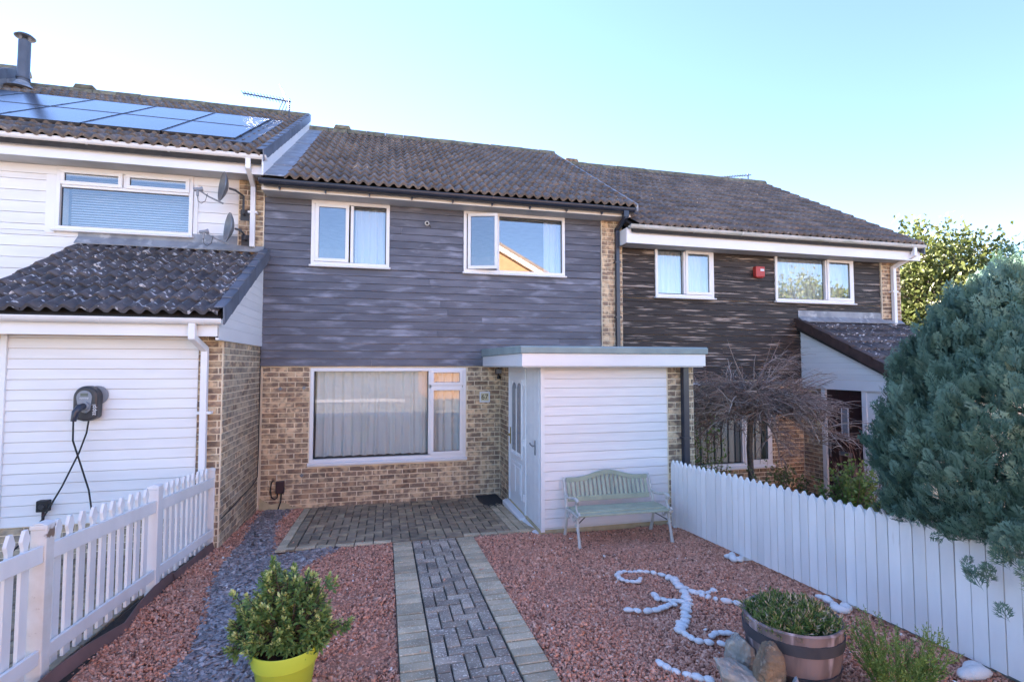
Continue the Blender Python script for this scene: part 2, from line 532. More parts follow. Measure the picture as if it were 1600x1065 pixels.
def emit(parent, name, items, cap=300, facing=None):
    """items: list of (mesh, Matrix); those in the picture and nearest become objects, the rest one joined part"""
    items = sorted(items, key=lambda it: (not in_frame(it[1].translation), (it[1].translation - CAM).length))
    for me, M in items[:cap]:
        o = bpy.data.objects.new(name, me)
        COL.objects.link(o)
        o.matrix_basis = M
        attach(o, parent)
    rest = items[cap:]
    if rest:
        mats = []
        m = MB()
        mi = []
        for me, M in rest:
            mt = me.materials[0]
            if mt not in mats: mats.append(mt)
            m.add([M @ v.co for v in me.vertices], [tuple(p.vertices) for p in me.polygons])
            mi += [mats.index(mt)] * len(me.polygons)
        o = m.build(name + '_course', mats[0], parent)
        for mt in mats[1:]: o.data.materials.append(mt)
        o.data.polygons.foreach_set('material_index', mi)
        o['kind'] = 'stuff'


_pc = {}


def block_mesh(name, sx, sy, sz, mat, ch=.004, var=0):
    """box with chamfered top face (z up), open bottom"""
    key = (name, round(sx, 3), round(sy, 3), round(sz, 3), mat.name, var)
    if key in _pc: return _pc[key]
    r = random.Random(str(key))
    j = lambda a: r.uniform(-a, a)
    x, y = sx / 2, sy / 2
    jit = .0015
    v = [(-x, -y, 0), (x, -y, 0), (x, y, 0), (-x, y, 0)]
    v += [(a + j(jit), b + j(jit), sz - ch) for a, b, c in v[:4]]
    v += [(a * (1 - ch / x) + j(jit), b * (1 - ch / y) + j(jit), sz + j(jit * .6)) for a, b, c in v[:4]]
    f = [(0, 1, 5, 4), (1, 2, 6, 5), (2, 3, 7, 6), (3, 0, 4, 7), (4, 5, 9, 8), (5, 6, 10, 9), (6, 7, 11, 10), (7, 4, 8, 11), (8, 9, 10, 11)]
    me = bpy.data.meshes.new(name)
    me.from_pydata(v, [], f)
    me.materials.append(mat)
    _pc[key] = me
    return me


def slope_M(x, y, z, rz=0., jit=.006):
    return Matrix.Translation((x, y, z + random.uniform(-.002, .002))) @ Matrix.Rotation(-math.atan(.047), 4, 'X') @ Matrix.Rotation(rz + random.uniform(-jit, jit), 4, 'Z') @ \
        Matrix.Rotation(random.uniform(-.006, .006), 4, 'X')


def herring(x0, x1, y0, y1, ox, oy, mat, u=.1, zoff=.012):
    out = []
    g = .0058
    ni, nj = int((x1 - x0) / u) + 4, int((y1 - y0) / u) + 4
    for i in range(-3, ni):
        for j in range(-3, nj):
            s = (i - j) % 4
            if s == 0: r = (i * u, (i + 2) * u, j * u, (j + 1) * u)
            elif s == 3: r = (i * u, (i + 1) * u, j * u, (j + 2) * u)
            else: continue
            a, b, c, d = r[0] + ox, r[1] + ox, r[2] + oy, r[3] + oy
            a, b, c, d = max(a, x0), min(b, x1), max(c, y0), min(d, y1)
            if b - a < .03 or d - c < .03: continue
            cx, cy = (a + b) / 2, (c + d) / 2
            out.append((block_mesh('paver', b - a - 2 * g, d - c - 2 * g, .022, mat, .004, random.randint(0, 2)), slope_M(cx, cy, gz(cy) + zoff)))
    return out


# garden path and patio
PX0, PX1 = .105, 1.025
path = sheet('path', (PX0, PX1, -9.3, -2.17), .012, X['joint'])
it = herring(PX0 + .215, PX1 - .215, -9.2, -2.19, PX0 + .215, -9.2, X['paver'], u=.0975)
y = -2.24
while y > -9.2:
    for x in (PX0 + .105, PX1 - .105):
        yy = y + random.uniform(-.004, .004)
        it.append((block_mesh('paver', .199, .0895, .022, X['paver_buff'], .004, random.randint(0, 3)), slope_M(x, yy, gz(yy) + .012, 0, .012)))
    y -= .102
emit(path, 'paver', it, 300)

patio = sheet('patio', (-1.135, 1.90, -2.165, .0), .012, X['joint'])
it = herring(-.92, 1.50, -2.05, -.06, -.92, -2.05, X['paver_patio'], u=.102)
yy = -.10
while yy > -2.05:            # buff border along the left edge, laid lengthwise
    for k in range(2):
        xx = -1.08 + k * .104
        it.append((block_mesh('paver', .092, .194, .022, X['paver_buff'] if k == 0 else X['paver_patio'], .004, random.randint(0, 2)), slope_M(xx, yy - .1, gz(yy - .1) + .012)))
    yy -= .206
xx = -1.03
while xx < 1.8:              # front border
    if not PX0 - .05 < xx < PX1 - .02:
        it.append((block_mesh('paver', .194, .086, .022, X['paver_buff'], .004, random.randint(0, 2)), slope_M(xx, -2.105, gz(-2.105) + .012)))
    else:
        it.append((block_mesh('paver', .194, .086, .022, X['paver_patio'], .004, random.randint(0, 2)), slope_M(xx, -2.105, gz(-2.105) + .012)))
    xx += .205
yy = -.07
while yy > -2.0:             # lengthwise runs towards the porch
    for k in range(3):
        xx = 1.552 + k * .104
        it.append((block_mesh('paver', .092, .194, .022, X['paver_buff'], .004, random.randint(0, 2)), slope_M(xx, yy - .1 + .05 * (k % 2), gz(yy - .1) + .012)))
    yy -= .206
emit(patio, 'paver', it, 300)

it = herring(-4.3, -1.98, -6.2, -1.85, -4.3, -6.2, X['paver_patio'], u=.105, zoff=.002)
it = [a for a in it if a[1].translation.x > -4.2 + (a[1].translation.y + 1.8) * -.0]
emit(drive, 'paver', it, 300)


# loose stone: red gravel and slate chippings
def in_poly(px, py, poly):
    inside = np.zeros(len(px), bool)
    n = len(poly)
    for i in range(n):
        x1, y1 = poly[i]
        x2, y2 = poly[(i + 1) % n]
        c = ((y1 > py) != (y2 > py)) & (px < (x2 - x1) * (py - y1) / (y2 - y1 + 1e-12) + x1)
        inside ^= c
    return inside


SLATE = [(-1.68, .0), (-1.30, .0), (-1.36, -.9), (-1.26, -1.55), (-1.14, -2.17), (-.45, -2.17), (-.62, -2.42), (-.78, -2.72), (-.92, -3.1), (-.94, -3.6), (-.86, -4.15),
         (-.72, -4.75), (-.66, -6.0), (-1.28, -6.0), (-1.32, -4.85), (-1.22, -4.3), (-1.30, -3.75), (-1.46, -3.1), (-1.55, -2.55), (-1.58, -1.7), (-1.64, -.9)]


def scatter(n, box):
    return rng.uniform(box[0], box[1], n), rng.uniform(box[2], box[3], n)


OCT = np.array([(1, 0, 0), (-1, 0, 0), (0, 1, 0), (0, -1, 0), (0, 0, 1), (0, 0, -1), ], float)
OCF = np.array([(0, 2, 4), (2, 1, 4), (1, 3, 4), (3, 0, 4), (2, 0, 5), (1, 2, 5), (3, 1, 5), (0, 3, 5)])
# chunkier stone: jittered cube-octahedron like hull with 8 corners
CUB = np.array([(x, y, z) for z in (-.6, .6) for y in (-.75, .75) for x in (-1, 1)], float)
CUF = np.array([(0, 2, 3, 1), (4, 5, 7, 6), (0, 1, 5, 4), (2, 6, 7, 3), (0, 4, 6, 2), (1, 3, 7, 5)])


def stones(px, py, size, name, mat, label, cat, flat=1.0, tilt=None, zlift=.006, tints=None):
    N = len(px)
    if tilt is None: Rm = rand_rot(N)
    else:
        a = rng.uniform(0, 2 * math.pi, N)
        D = np.stack([rng.normal(0, tilt, N), rng.normal(0, tilt, N), np.ones(N)], -1)
        D /= np.linalg.norm(D, axis=1)[:, None]
        rv = np.stack([np.cos(a), np.sin(a), np.zeros(N)], -1)
        Xa = np.cross(D, rv); Xa /= np.linalg.norm(Xa, axis=1)[:, None]
        Rm = np.stack([Xa, np.cross(D, Xa), D], -1)
    sc = size[:, None] * np.stack([rng.uniform(.75, 1.25, N), rng.uniform(.6, 1.05, N), rng.uniform(.5, .9, N) * flat], -1)
    Ms = Rm * sc[:, None, :]
    gzv = .047 * np.clip(-py, 0, 9.5)
    und = .007 * np.sin(px * 3.1 + py * 1.7) + .006 * np.sin(px * 6.3 - py * 5.1 + 1) + .004 * np.sin(py * 11 + px * 2)
    Ts = np.stack([px, py, gzv + zlift + und + rng.uniform(-.005, .008, N)], -1)
    tpl, tf = (CUB, CUF)
    V = np.einsum('nij,nkj->nki', Ms, tpl[None] * rng.uniform(.65, 1.15, (N, 8, 1)) + rng.normal(0, .1, (N, 8, 3)))
    V = (V + Ts[:, None]).reshape(-1, 3)
    F = (tf[None] + (np.arange(N) * 8)[:, None, None]).reshape(-1, 4)
    t = np.repeat(np.where(rng.uniform(size=N) < .004, 1., np.clip(rng.normal(.47, .24, N), 0, .97)) if tints is None else tints, 8)
    loc = np.array([V[:, 0].mean(), V[:, 1].mean(), V[:, 2].min()])
    me = mesh_from(name, V - loc, F, mat, t)
    o = bpy.data.objects.new(name, me)
    link(o, None, Matrix.Translation(Vector(loc)))
    return tag(o, label, cat, kind='stuff')


def dens_filter(px, py):
    d = np.hypot(px - CAM.x, py - CAM.y)
    keep = rng.uniform(size=len(px)) < np.clip(1.25 - .085 * d, .5, 1)
    return keep, np.clip(.0088 + .0006 * (d - 3), .0088, .0125)


# left bed
px, py = scatter(76000, (-1.86, .10, -6.3, 0))
k, sz = dens_filter(px, py)
k &= (~((px > -1.135) & (py > -2.165))) & (~in_poly(px, py, SLATE))
k &= px > np.where(py > -1.75, -1.8, -1.86)
px, py, sz = px[k], py[k], sz[k] * np.clip(rng.lognormal(-.03, .32, k.sum()), .5, 2.0)
stones(px, py, sz, 'red_gravel', X['gravel'], 'red brown gravel between the picket fence and the block path', 'gravel')
px, py = scatter(92000, (1.03, 3.56, -6.5, -2.17))
k, sz = dens_filter(px, py)
k &= ~((px > 1.84) & (px < 3.9) & (py > -2.31))
px, py, sz = px[k], py[k], sz[k] * np.clip(rng.lognormal(-.03, .32, k.sum()), .5, 2.0)
stones(px, py, sz, 'red_gravel', X['gravel'], 'red brown gravel with the white pebble lizard, right of the block path', 'gravel')
qx, qy = scatter(90, (-1.1, 1.8, -6.0, -.2))
q = ((qx > .12) & (qx < 1.02)) | (qy > -2.1)
stones(qx[q], qy[q], rng.uniform(.006, .011, q.sum()), 'stray_gravel', X['gravel'], 'stray bits of red gravel lying on the block paving', 'gravel', zlift=.04)
px, py = scatter(26000, (-1.75, -.4, -6.0, 0))
k = in_poly(px + rng.normal(0, .02, len(px)), py + rng.normal(0, .02, len(px)), SLATE) & ~((px > -1.14) & (py > -2.17))
px, py = px[k], py[k]
stones(px, py, rng.uniform(.012, .032, len(px)), 'slate_chippings', X['slate'], 'blue grey slate chippings winding through the red gravel', 'slate', flat=.22, tilt=.28, zlift=.012)


# ------------------------------------------------------------------ bricks, boards, tiles, windows
def brick_item(x, y, z, length, face, mat, proud=.009):
    """centre of the brick face on the wall; face 'y-' looks to -Y, 'x+' to +X, 'x-' to -X"""
    me = block_mesh('brick', length, .0615, proud + .004, mat, .003, random.randint(0, 5))
    rot = {'y-': Matrix.Rotation(R(90), 4, 'X'),
           'x+': Matrix.Rotation(R(90), 4, 'Z') @ Matrix.Rotation(R(90), 4, 'X'),
           'x-': Matrix.Rotation(R(-90), 4, 'Z') @ Matrix.Rotation(R(90), 4, 'X')}[face]
    off = {'y-': (0, .004, 0), 'x+': (-.004, 0, 0), 'x-': (.004, 0, 0)}[face]
    return (me, Matrix.Translation((x + off[0] , y + off[1] - (random.uniform(0, .002) if face == 'y-' else 0), z + off[2])) @ rot)


def brickwork(a0, a1, z0, z1, plane, face, mat, holes=(), phase=0):
    out = []
    ch, bl = .075, .225
    n = int(round((z1 - z0) / ch))
    for r in range(n):
        z = z0 + (r + .5) * ch
        st = a0 - ((r + phase) % 2) * bl / 2
        while st < a1 - .01:
            p, q = max(st, a0), min(st + bl, a1)
            st += bl
            segs = [(p, q)]
            for h in holes:
                if h[2] - .03 < z < h[3] + .03:
                    ns = []
                    for (s0, s1) in segs:
                        if s1 <= h[0] or s0 >= h[1]: ns.append((s0, s1))
                        else:
                            if s0 < h[0]: ns.append((s0, h[0]))
                            if s1 > h[1]: ns.append((h[1], s1))
                    segs = ns
            for (s0, s1) in segs:
                L = s1 - s0 - .010
                if L < .025: continue
                L = round((L - .003) / .02) * .02 if L < .2 else .2115
                c = (s0 + s1) / 2
                mt = mat
                if isinstance(mat, list): mt = random.choice(mat)
                if face == 'y-': out.append(brick_item(c, plane, z, L, face, mt))
                else: out.append(brick_item(plane, c, z, L, face, mt))
    return out


def boards_y(parent, x0, x1, z0, z1, h, y, mat, holes=(), thick=.022, joints=0.0, name='board', mind=.25):
    """horizontal shiplap boards on a wall looking to -Y; each board an object"""
    n = int(math.ceil((z1 - z0) / h - 1e-6))
    for r in range(n):
        a, b = z0 + r * h, min(z0 + (r + 1) * h, z1)
        cuts = [x0, x1]
        if joints and random.random() < joints and x1 - x0 > 2: cuts.insert(1, random.uniform(x0 + .6, x1 - .6))
        spans = [(cuts[i], cuts[i + 1]) for i in range(len(cuts) - 1)]
        # split the strip vertically where holes cut it
        for (s0, s1) in spans:
            zs = sorted({a, b} | {z for hh in holes for z in (hh[2], hh[3]) if a < z < b})
            groups = []
            for z_0, z_1 in zip(zs, zs[1:]):
                zc = (z_0 + z_1) / 2
                segs = [(s0, s1)]
                for hh in holes:
                    if hh[2] < zc < hh[3]:
                        ns = []
                        for p, q in segs:
                            if q <= hh[0] or p >= hh[1]: ns.append((p, q))
                            else:
                                if p < hh[0]: ns.append((p, hh[0]))
                                if q > hh[1]: ns.append((hh[1], q))
                        segs = ns
                for p, q in segs:
                    if q - p > .01 and z_1 - z_0 > .008: groups.append((p, q, z_0, z_1))
            for p, q, z_0, z_1 in groups:
                t0 = thick * (1 - .35 * (z_0 - a) / h)
                t1 = thick * (1 - .35 * (z_1 - a) / h)
                j = random.uniform(-.0012, .0012)
                m = MB()
                m.prism([(y, z_0 + .003), (y - t0 + .003 + j, z_0 + .003), (y - t0 + j, z_0 + .006), (y - t1 + j, z_1 - .001), (y, z_1 - .001)], p + .001, q - .001, 'x')
                m.build(name, mat, parent)


def tile_mesh(mat, w=.3, gauge=.345, var=0):
    n = 14
    L = gauge + .075
    r = random.Random(var)
    v, f = [], []
    for k, (yy, zz) in enumerate(((0, .028), (0, .044), (L * .5, .028), (L, .006))):
        for i in range(n + 1):
            x = w * i / n
            c = .5 + .5 * math.cos(2 * math.pi * (x / (w / 2)) + math.pi)
            h = .050 * c ** 1.25
            v.append((x - w / 2, yy + (r.uniform(-.002, .002) if k < 2 else 0), zz + h - (.02 if k == 0 else .0)))
    for k in range(3):
        for i in range(n):
            f.append((k * (n + 1) + i, k * (n + 1) + i + 1, (k + 1) * (n + 1) + i + 1, (k + 1) * (n + 1) + i))
    me = bpy.data.meshes.new('tile')
    me.from_pydata(v, [], f)
    me.materials.append(mat)
    me.polygons.foreach_set('use_smooth', [i >= n for i in range(len(f))])
    return me


def tiles(x0, x1, y0, z0, y1, tan, mat, w=.3, gauge=.345, skip=None, low_first=True):
    ang = math.atan(tan)
    L = (y1 - y0) / math.cos(ang)
    rows = int(round(L / gauge))
    g = L / rows
    cols = int(round((x1 - x0) / w))
    ww = (x1 - x0) / cols
    ms = [tile_mesh(mat, ww, g, i) for i in range(5)]
    out = []
    for r in range(rows):
        for c in range(cols):
            x = x0 + (c + .5) * ww
            y = y0 + r * g * math.cos(ang)
            if skip and skip(x, y): continue
            M = Matrix.Translation((x, y, z0 + (y - y0) * tan)) @ Matrix.Rotation(ang + random.uniform(-.008, .008), 4, 'X') @ Matrix.Rotation(random.uniform(-.006, .006), 4, 'Z')
            M = M @ Matrix.Translation((0, random.uniform(-.004, .004), random.uniform(-.002, .003)))
            out.append((random.choice(ms), M))
    return out


def ring(m, x0, x1, z0, z1, w, y0, y1, M=None):
    m.box(x0, x1, y0, y1, z0, z0 + w, M); m.box(x0, x1, y0, y1, z1 - w, z1, M)
    m.box(x0, x0 + w, y0, y1, z0 + w, z1 - w, M); m.box(x1 - w, x1, y0, y1, z0 + w, z1 - w, M)


def pane(parent, x0, x1, z0, z1, y, M=None, mat=None):
    m = MB()
    m.box(x0, x1, y, y + .006, z0, z1, M)
    m.build('pane', mat or X['glass'], parent)
    s = MB()
    ring(s, x0 - .006, x1 + .006, z0 - .006, z1 + .006, .009, y - .003, y + .012, M)
    s.build('glazing_seal', X['seal'], parent)


def window(house, x0, x1, z0, z1, y, lights, fw=.05, gm=None, sill=True, mat=None, label=None, depth=.075, sillh=.03):
    """lights: (x0,x1,z0,z1,open) glass-area cells; open lights carry a sash ring"""
    mat = mat or X['upvc']
    m = MB()
    ring(m, x0, x1, z0, z1, fw, y, y + depth)
    xs = sorted({l[0] for l in lights if l[0] > x0 + fw + .02})
    for l in lights:
        if l[0] > x0 + fw + .02: m.box(l[0] - .045, l[0], y + .002, y + depth - .002, l[2], l[3])
        if l[3] < z1 - fw - .03: m.box(l[0], l[1], y + .003, y + depth - .003, l[3], l[3] + .045)
    wd = m.build('window', mat, house, bevel=.004)
    if label: wd['label'] = label
    for l in lights:
        a, b, c, d, op = l[:5]
        if op is None:
            pane(wd, a, b, c, d, y + .04, mat=gm)
        else:
            sw = .05
            s = MB()
            M = None
            if op:
                # side hung on its left edge, opened outwards by op degrees, pushed a little right as friction stays do
                M = Matrix.Translation((a + .012, y - .012, 0)) @ Matrix.Rotation(R(-op), 4, 'Z') @ Matrix.Translation((-a, -y, 0))
            ring(s, a - .012, b + .012, c - .012, d + .012, sw, y - .018, y + .035, M)
            so = s.build('sash', mat, wd, bevel=.004)
            pane(wd, a + sw - .012, b - sw + .012, c + sw - .012, d - sw + .012, y + .004, M, mat=gm)
            h = MB()
            h.box(a + (b - a) * .25, a + (b - a) * .75, y - .025, y - .018, d - .028, d - .014, M)
            h.build('trickle_vent', mat, wd)
    if sill:
        s = MB()
        s.prism([(y + .05, z0 - sillh), (y - .045, z0 - sillh), (y - .05, z0 - .012), (y - .03, z0 - .001), (y + .05, z0 - .001)], x0 - .02, x1 + .02, 'x')
        s.build('sill', mat, wd, bevel=.003)
    return wd


def curtain(x0, x1, z0, z1, y, mat, label, folds=9, amp=.035, seed=1, cat='curtain', name='curtain', gather=.5):
    r = random.Random(seed)
    n = folds * 10
    ph = [r.uniform(-.9, .9) for _ in range(folds + 3)]
    V, F = [], []
    rows = 6
    for j in range(rows):
        t = j / (rows - 1)
        for i in range(n + 1):
            u = i / n
            a = u * folds
            k = int(a)
            p = ph[k] * (1 - (a - k)) + ph[k + 1] * (a - k)
            w_ = math.sin(2 * math.pi * a + p * 2)
            yy = y + amp * (w_ + .45 * math.sin(4.3 * math.pi * a + p)) * (.45 + .55 * (1 - t))
            xx = x0 + (x1 - x0) * (u + .012 * p * (1 - t))
            V.append((xx, yy, z0 + (z1 - z0) * t))
    for j in range(rows - 1):
        for i in range(n):
            F.append((j * (n + 1) + i, j * (n + 1) + i + 1, (j + 1) * (n + 1) + i + 1, (j + 1) * (n + 1) + i))
    m = MB()
    m.add(V, F)
    return tag(m.build(name, mat, None, smooth='all'), label, cat)


def gutter(house, x0, x1, y, z, mat, r=.056, name='gutter', bracket=None, step=.9, joints=()):
    """half round gutter seen from below, ends closed; y,z of the rim centre"""
    prof = [(y + r * math.cos(a), z + r * math.sin(a)) for a in [math.pi + math.pi * i / 10 for i in range(11)]]
    inner = [(y + (r - .006) * math.cos(a), z + (r - .006) * math.sin(a)) for a in [2 * math.pi - math.pi * i / 10 for i in range(11)]]
    m = MB()
    m.prism(prof + inner, x0, x1, 'x')
    m.box(x0, x0 + .008, y - r + .002, y + r - .002, z - r * .7, z - .004)
    m.box(x1 - .008, x1, y - r + .002, y + r - .002, z - r * .7, z - .004)
    # rolled front lip
    m.box(x0, x1, y - r - .004, y - r + .006, z - .008, z + .004)
    g = m.build(name, mat, house, smooth=True)
    x = x0 + .25
    while x < x1 - .1:
        b = MB()
        rr = r + .005
        b.prism([(y + rr * math.cos(a), z + rr * math.sin(a)) for a in [math.pi + math.pi * i / 8 for i in range(9)]] +
                [(y + (r - .001) * math.cos(a), z + (r - .001) * math.sin(a)) for a in [2 * math.pi - math.pi * i / 8 for i in range(9)]], x, x + .028, 'x')
        if bracket == 'drop':
            b.prism([(x - .004, z - r - .002), (x + .032, z - r - .002), (x + .02, z - r - .055), (x + .008, z - r - .055)], y + .01, y + .09, 'y')
        b.build('gutter_bracket', mat, g)
        x += step
    return g


def pipe_square(house, pts, s, mat, clips=(), name='downpipe'):
    """square downpipe through points"""
    m = MB()
    for p, q in zip(pts, pts[1:]):
        p, q = Vector(p), Vector(q)
        d = (q - p).normalized()
        a = Vector((1, 0, 0)) if abs(d.x) < .8 else Vector((0, 1, 0))
        a = (a - d * a.dot(d)).normalized()
        c = d.cross(a)
        h = s / 2
        e = d * (h * .55)
        vs = [b_ + a * i + c * j for b_ in (p - e, q + e) for i, j in ((-h, -h), (h, -h), (h, h), (-h, h))]
        m.add(vs, [(3, 2, 1, 0), (4, 5, 6, 7), (0, 1, 5, 4), (1, 2, 6, 5), (2, 3, 7, 6), (3, 0, 4, 7)])
    o = m.build(name, mat, house, bevel=.006)
    for (x, y, z, wd) in clips:
        k = MB()
        k.box(x - wd / 2, x + wd / 2, y - s / 2 - .005, y + s / 2 + .02, z - .014, z + .014)
        k.build('pipe_clip', mat, o)
    return o


def ridge_tiles(roof, x0, x1, y, z, mat, n=None):
    L = .42
    n = int(round((x1 - x0) / L))
    L = (x1 - x0) / n
    m = MB()
    pr = [(.15 * math.cos(a), -.10 + .15 * math.sin(a)) for a in [math.pi * i / 8 for i in range(9)]]
    m.prism(pr, -L / 2, L / 2 - .008, 'x')
    a = np.array(m.v)
    me = bpy.data.meshes.new('ridge_tile')
    me.from_pydata(m.v, [], m.f)
    me.materials.append(mat)
    for i in range(n):
        o = bpy.data.objects.new('ridge_tile', me)
        COL.objects.link(o)
        o.matrix_basis = Matrix.Translation((x0 + (i + .5) * L, y, z + random.uniform(-.004, .006))) @ Matrix.Rotation(random.uniform(-.01, .01), 4, 'Y')
        attach(o, roof)


def roof_slab(house, x0, x1, ye, ze, yr, tan, th=.16, back=True):
    zr = ze + (yr - ye) * tan
    m = MB()
    yb = yr + (yr - ye)
    m.prism([(ye, ze), (yr, zr), (yb, ze), (yb, ze - th), (yr, zr - th * 1.2), (ye + .02, ze - th * .55)], x0, x1, 'x')
    return m.build('roof', X['underlay'], house)


TAN = .63
TM, TL = .612, .603
YE, YR = -.50, 3.80


def shell(house, x0, x1, zt, holes, zb=-.3, mid=2.25, gable=0, TAN=.60):
    """outer walls with window openings, party walls, floors"""
    m = MB()
    m.wall(x0, x1, zb, zt, 0, .25, holes)
    m.box(x0, x0 + .12, .25, 8.0, zb, zt); m.box(x1 - .12, x1, .25, 8.0, zb, zt)
    m.box(x0 + .12, x1 - .12, 7.8, 8.0, zb, zt)
    # gable triangles up to the roof
    ze = zt + .12
    for a, b in ((x0, x0 + .12), (x1 - .12, x1)):
        m.prism([(.25, zt), (3.8, zt + 3.55 * TAN), (7.5, zt)], a, b, 'x')
    w_ = m.build('wall', X['mortar'], house)
    f = MB()
    f.box(x0 + .12, x1 - .12, .25, 7.8, mid, mid + .2)
    f.box(x0 + .12, x1 - .12, .25, 7.8, zb, zb + .25)
    f.box(x0 + .12, x1 - .12, .25, 7.8, zt - .06, zt)
    f.box(x0 + .12, x1 - .12, 3.2, 3.3, zb + .25, mid); f.box(x0 + .12, x1 - .12, 3.2, 3.3, mid + .2, zt - .06)
    f.build('interior', X['room'], house)
    return w_


# ------------------------------------------------------------------ the middle house
HX0, HX1 = -1.757, 3.995
house = thing('terraced_house', (1.1, 0, 0), 'middle terraced house with faded navy cladding over buff brick and a flat-roofed white porch', 'house')
GFW = (-1.085, 1.262, .672, 2.085)
ULW = (-1.107, .043, 3.64, 4.63)
URW = (1.211, 2.94, 3.63, 4.63)
zt = 4.66
wall = shell(house, HX0, HX1, zt, [GFW, ULW, URW])
m = MB()
m.box(3.607, HX1, -.062, -.001, 2.12, 4.63)
m.box(3.50, 3.895, -2.28, -.003, -.3, 2.10)          # brick side wall of the porch
m.box(1.835, 2.0, -.70, -.003, -.1, 2.10)            # brick return beside the door
m.build('pier', X['mortar'], house)
BM = [X['brick'], X['brick'], X['brick'], X['brick_dark']]
it = brickwork(HX0 + .01, 1.825, .0, 2.10, 0, 'y-', BM, [(GFW[0] - .01, GFW[1] + .01, GFW[2] - .035, GFW[3] + .1)])
it += brickwork(3.612, HX1, 2.40, 4.63, -.062, 'y-', X['brick'], phase=1)
it += brickwork(3.52, 3.895, .0, 2.10, -2.28, 'y-', X['brick'])
it += brickwork(-.69, -.012, .0, 2.10, 1.835, 'x-', BM)
emit(wall, 'brick', it, 300)
# render skim at the foot of the wall, left
m = MB()
m.prism([(HX0 + .01, -.02), (-.95, -.02), (-1.05, .02), (-1.3, .05), (-1.42, .12), (-1.6, .10), (-1.70, .16), (HX0 + .01, .2)], -.016, .0, 'y')
m.build('render_patch', X['concrete'], wall)

boards_y(house, HX0 - .02, 3.606, 2.11, 4.625, .1155, -.012, X['navyboard'],
         [(ULW[0] - .0, ULW[1] + .0, ULW[2] - .03, ULW[3] + .2), (URW[0] - .0, URW[1] + .0, URW[2] - .03, URW[3] + .2)], .028, .6)
ul = window(house, ULW[0], ULW[1], ULW[2], ULW[3], -.062, [(-1.035, -.575, 3.705, 4.565, 0), (-.495, -.018, 3.695, 4.575, None)])
ur = window(house, URW[0], URW[1], URW[2], URW[3], -.062, [(1.275, 1.735, 3.69, 4.57, 17), (1.80, 2.885, 3.68, 4.575, None)], label='casement window with its left sash standing open')
gf = window(house, GFW[0], GFW[1], GFW[2], GFW[3], -.012, [(-1.02, .655, .735, 2.045, None), (.715, 1.20, .735, 1.765, 0), (.715, 1.20, 1.82, 2.045, 0)], sillh=.045, gm=X['clearglass'])
curtain(-1.0, 1.22, .74, 2.06, .13, X['net'], 'white net curtain in long folds behind the large ground floor window', 15, .035, 3, name='net_curtain')
curtain(-.48, .0, 3.66, 4.6, .16, X['net'], 'white net in the right pane of the small navy wall window', 4, .02, 5, name='net_curtain')
curtain(2.62, 2.93, 3.66, 4.6, .15, X['drape'], 'white curtain at the right edge of the open navy wall window', 3, .03, 8)
# things on the sill inside the ground floor window
# roof
roof = roof_slab(house, HX0 + .06, 4.03, YE + .03, 4.745, YR, TM)
it = tiles(-1.42, 4.05, YE, 4.755, YR - .06, TM, X['tile'], .2875, .348)
emit(roof, 'tile', it, 300)
ridge_tiles(roof, -1.70, 4.05, YR, 4.745 + (YR - YE) * TM + .06, X['moss_ridge'])
# lead flashing on the right verge and lead gutter beside the left house
def along_roof(x0, x1, ya, yb, z0, lift, th, mat, name, parent, tan=TAN, ye=YE):
    m = MB()
    f = lambda y: z0 + (y - ye) * tan
    m.prism([(ya, f(ya) + lift), (yb, f(yb) + lift), (yb, f(yb) + lift + th), (ya, f(ya) + lift + th)], x0, x1, 'x')
    return m.build(name, mat, parent)
along_roof(4.052, 4.085, YE, YR, 4.755, -.05, .115, X['lead'], 'verge_strip', roof, tan=TM)
m = MB()
yy = YE + .02
k = 0
while yy < YR - .1:
    f_ = lambda y: 4.755 + (y - YE) * TM
    y2 = min(yy + .62, YR)
    jl = random.uniform(0, .012)
    m.prism([(yy, f_(yy) + .03 + jl), (y2 + .05, f_(y2 + .05) + .024 + jl), (y2 + .05, f_(y2 + .05) + .036 + jl), (yy, f_(yy) + .044 + jl)], -1.70, -1.36 + random.uniform(-.03, .03), 'x')
    yy = y2
m.build('lead_valley', X['lead'], roof)
# eaves: soffit, fascia, navy gutter and downpipe
m = MB(); m.box(HX0 + .02, 3.99, -.36, -.001, 4.632, 4.652); m.build('soffit', X['soffit'], house)
m = MB(); m.box(HX0 + .02, 4.0, -.385, -.361, 4.622, 4.725); m.build('fascia', X['cream'], house)
gutter(house, HX0 + .0, 4.03, -.445, 4.745, X['navy'], .062, bracket='drop', step=.62)
pipe_square(house, [(3.875, -.445, 4.70), (3.875, -.445, 4.60), (3.875, -.12, 4.47), (3.875, -.12, 2.38)], .066, X['navy'], [(3.875, -.12, 3.9, .1), (3.875, -.12, 2.95, .1)])
m = MB(); m.box(3.83, 3.92, -.49, -.40, 4.60, 4.70); m.build('gutter_outlet', X['navy'], house)

# porch
PZ0 = .13
m = MB()
m.box(1.845, 3.495, -2.272, -.70, .16, 2.10)
porch = m.build('porch', X['whiteboard'], house)
m = MB(); m.box(1.80, 3.50, -2.285, -.66, -.1, .165); m.build('plinth', X['concrete'], porch)
boards_y(porch, 1.865, 3.498, .19, 2.095, .1105, -2.274, X['porchboard'], (), .024, 0)
m = MB(); m.box(1.815, 1.863, -2.305, -2.255, .15, 2.10); m.build('corner_trim', X['upvc'], porch)
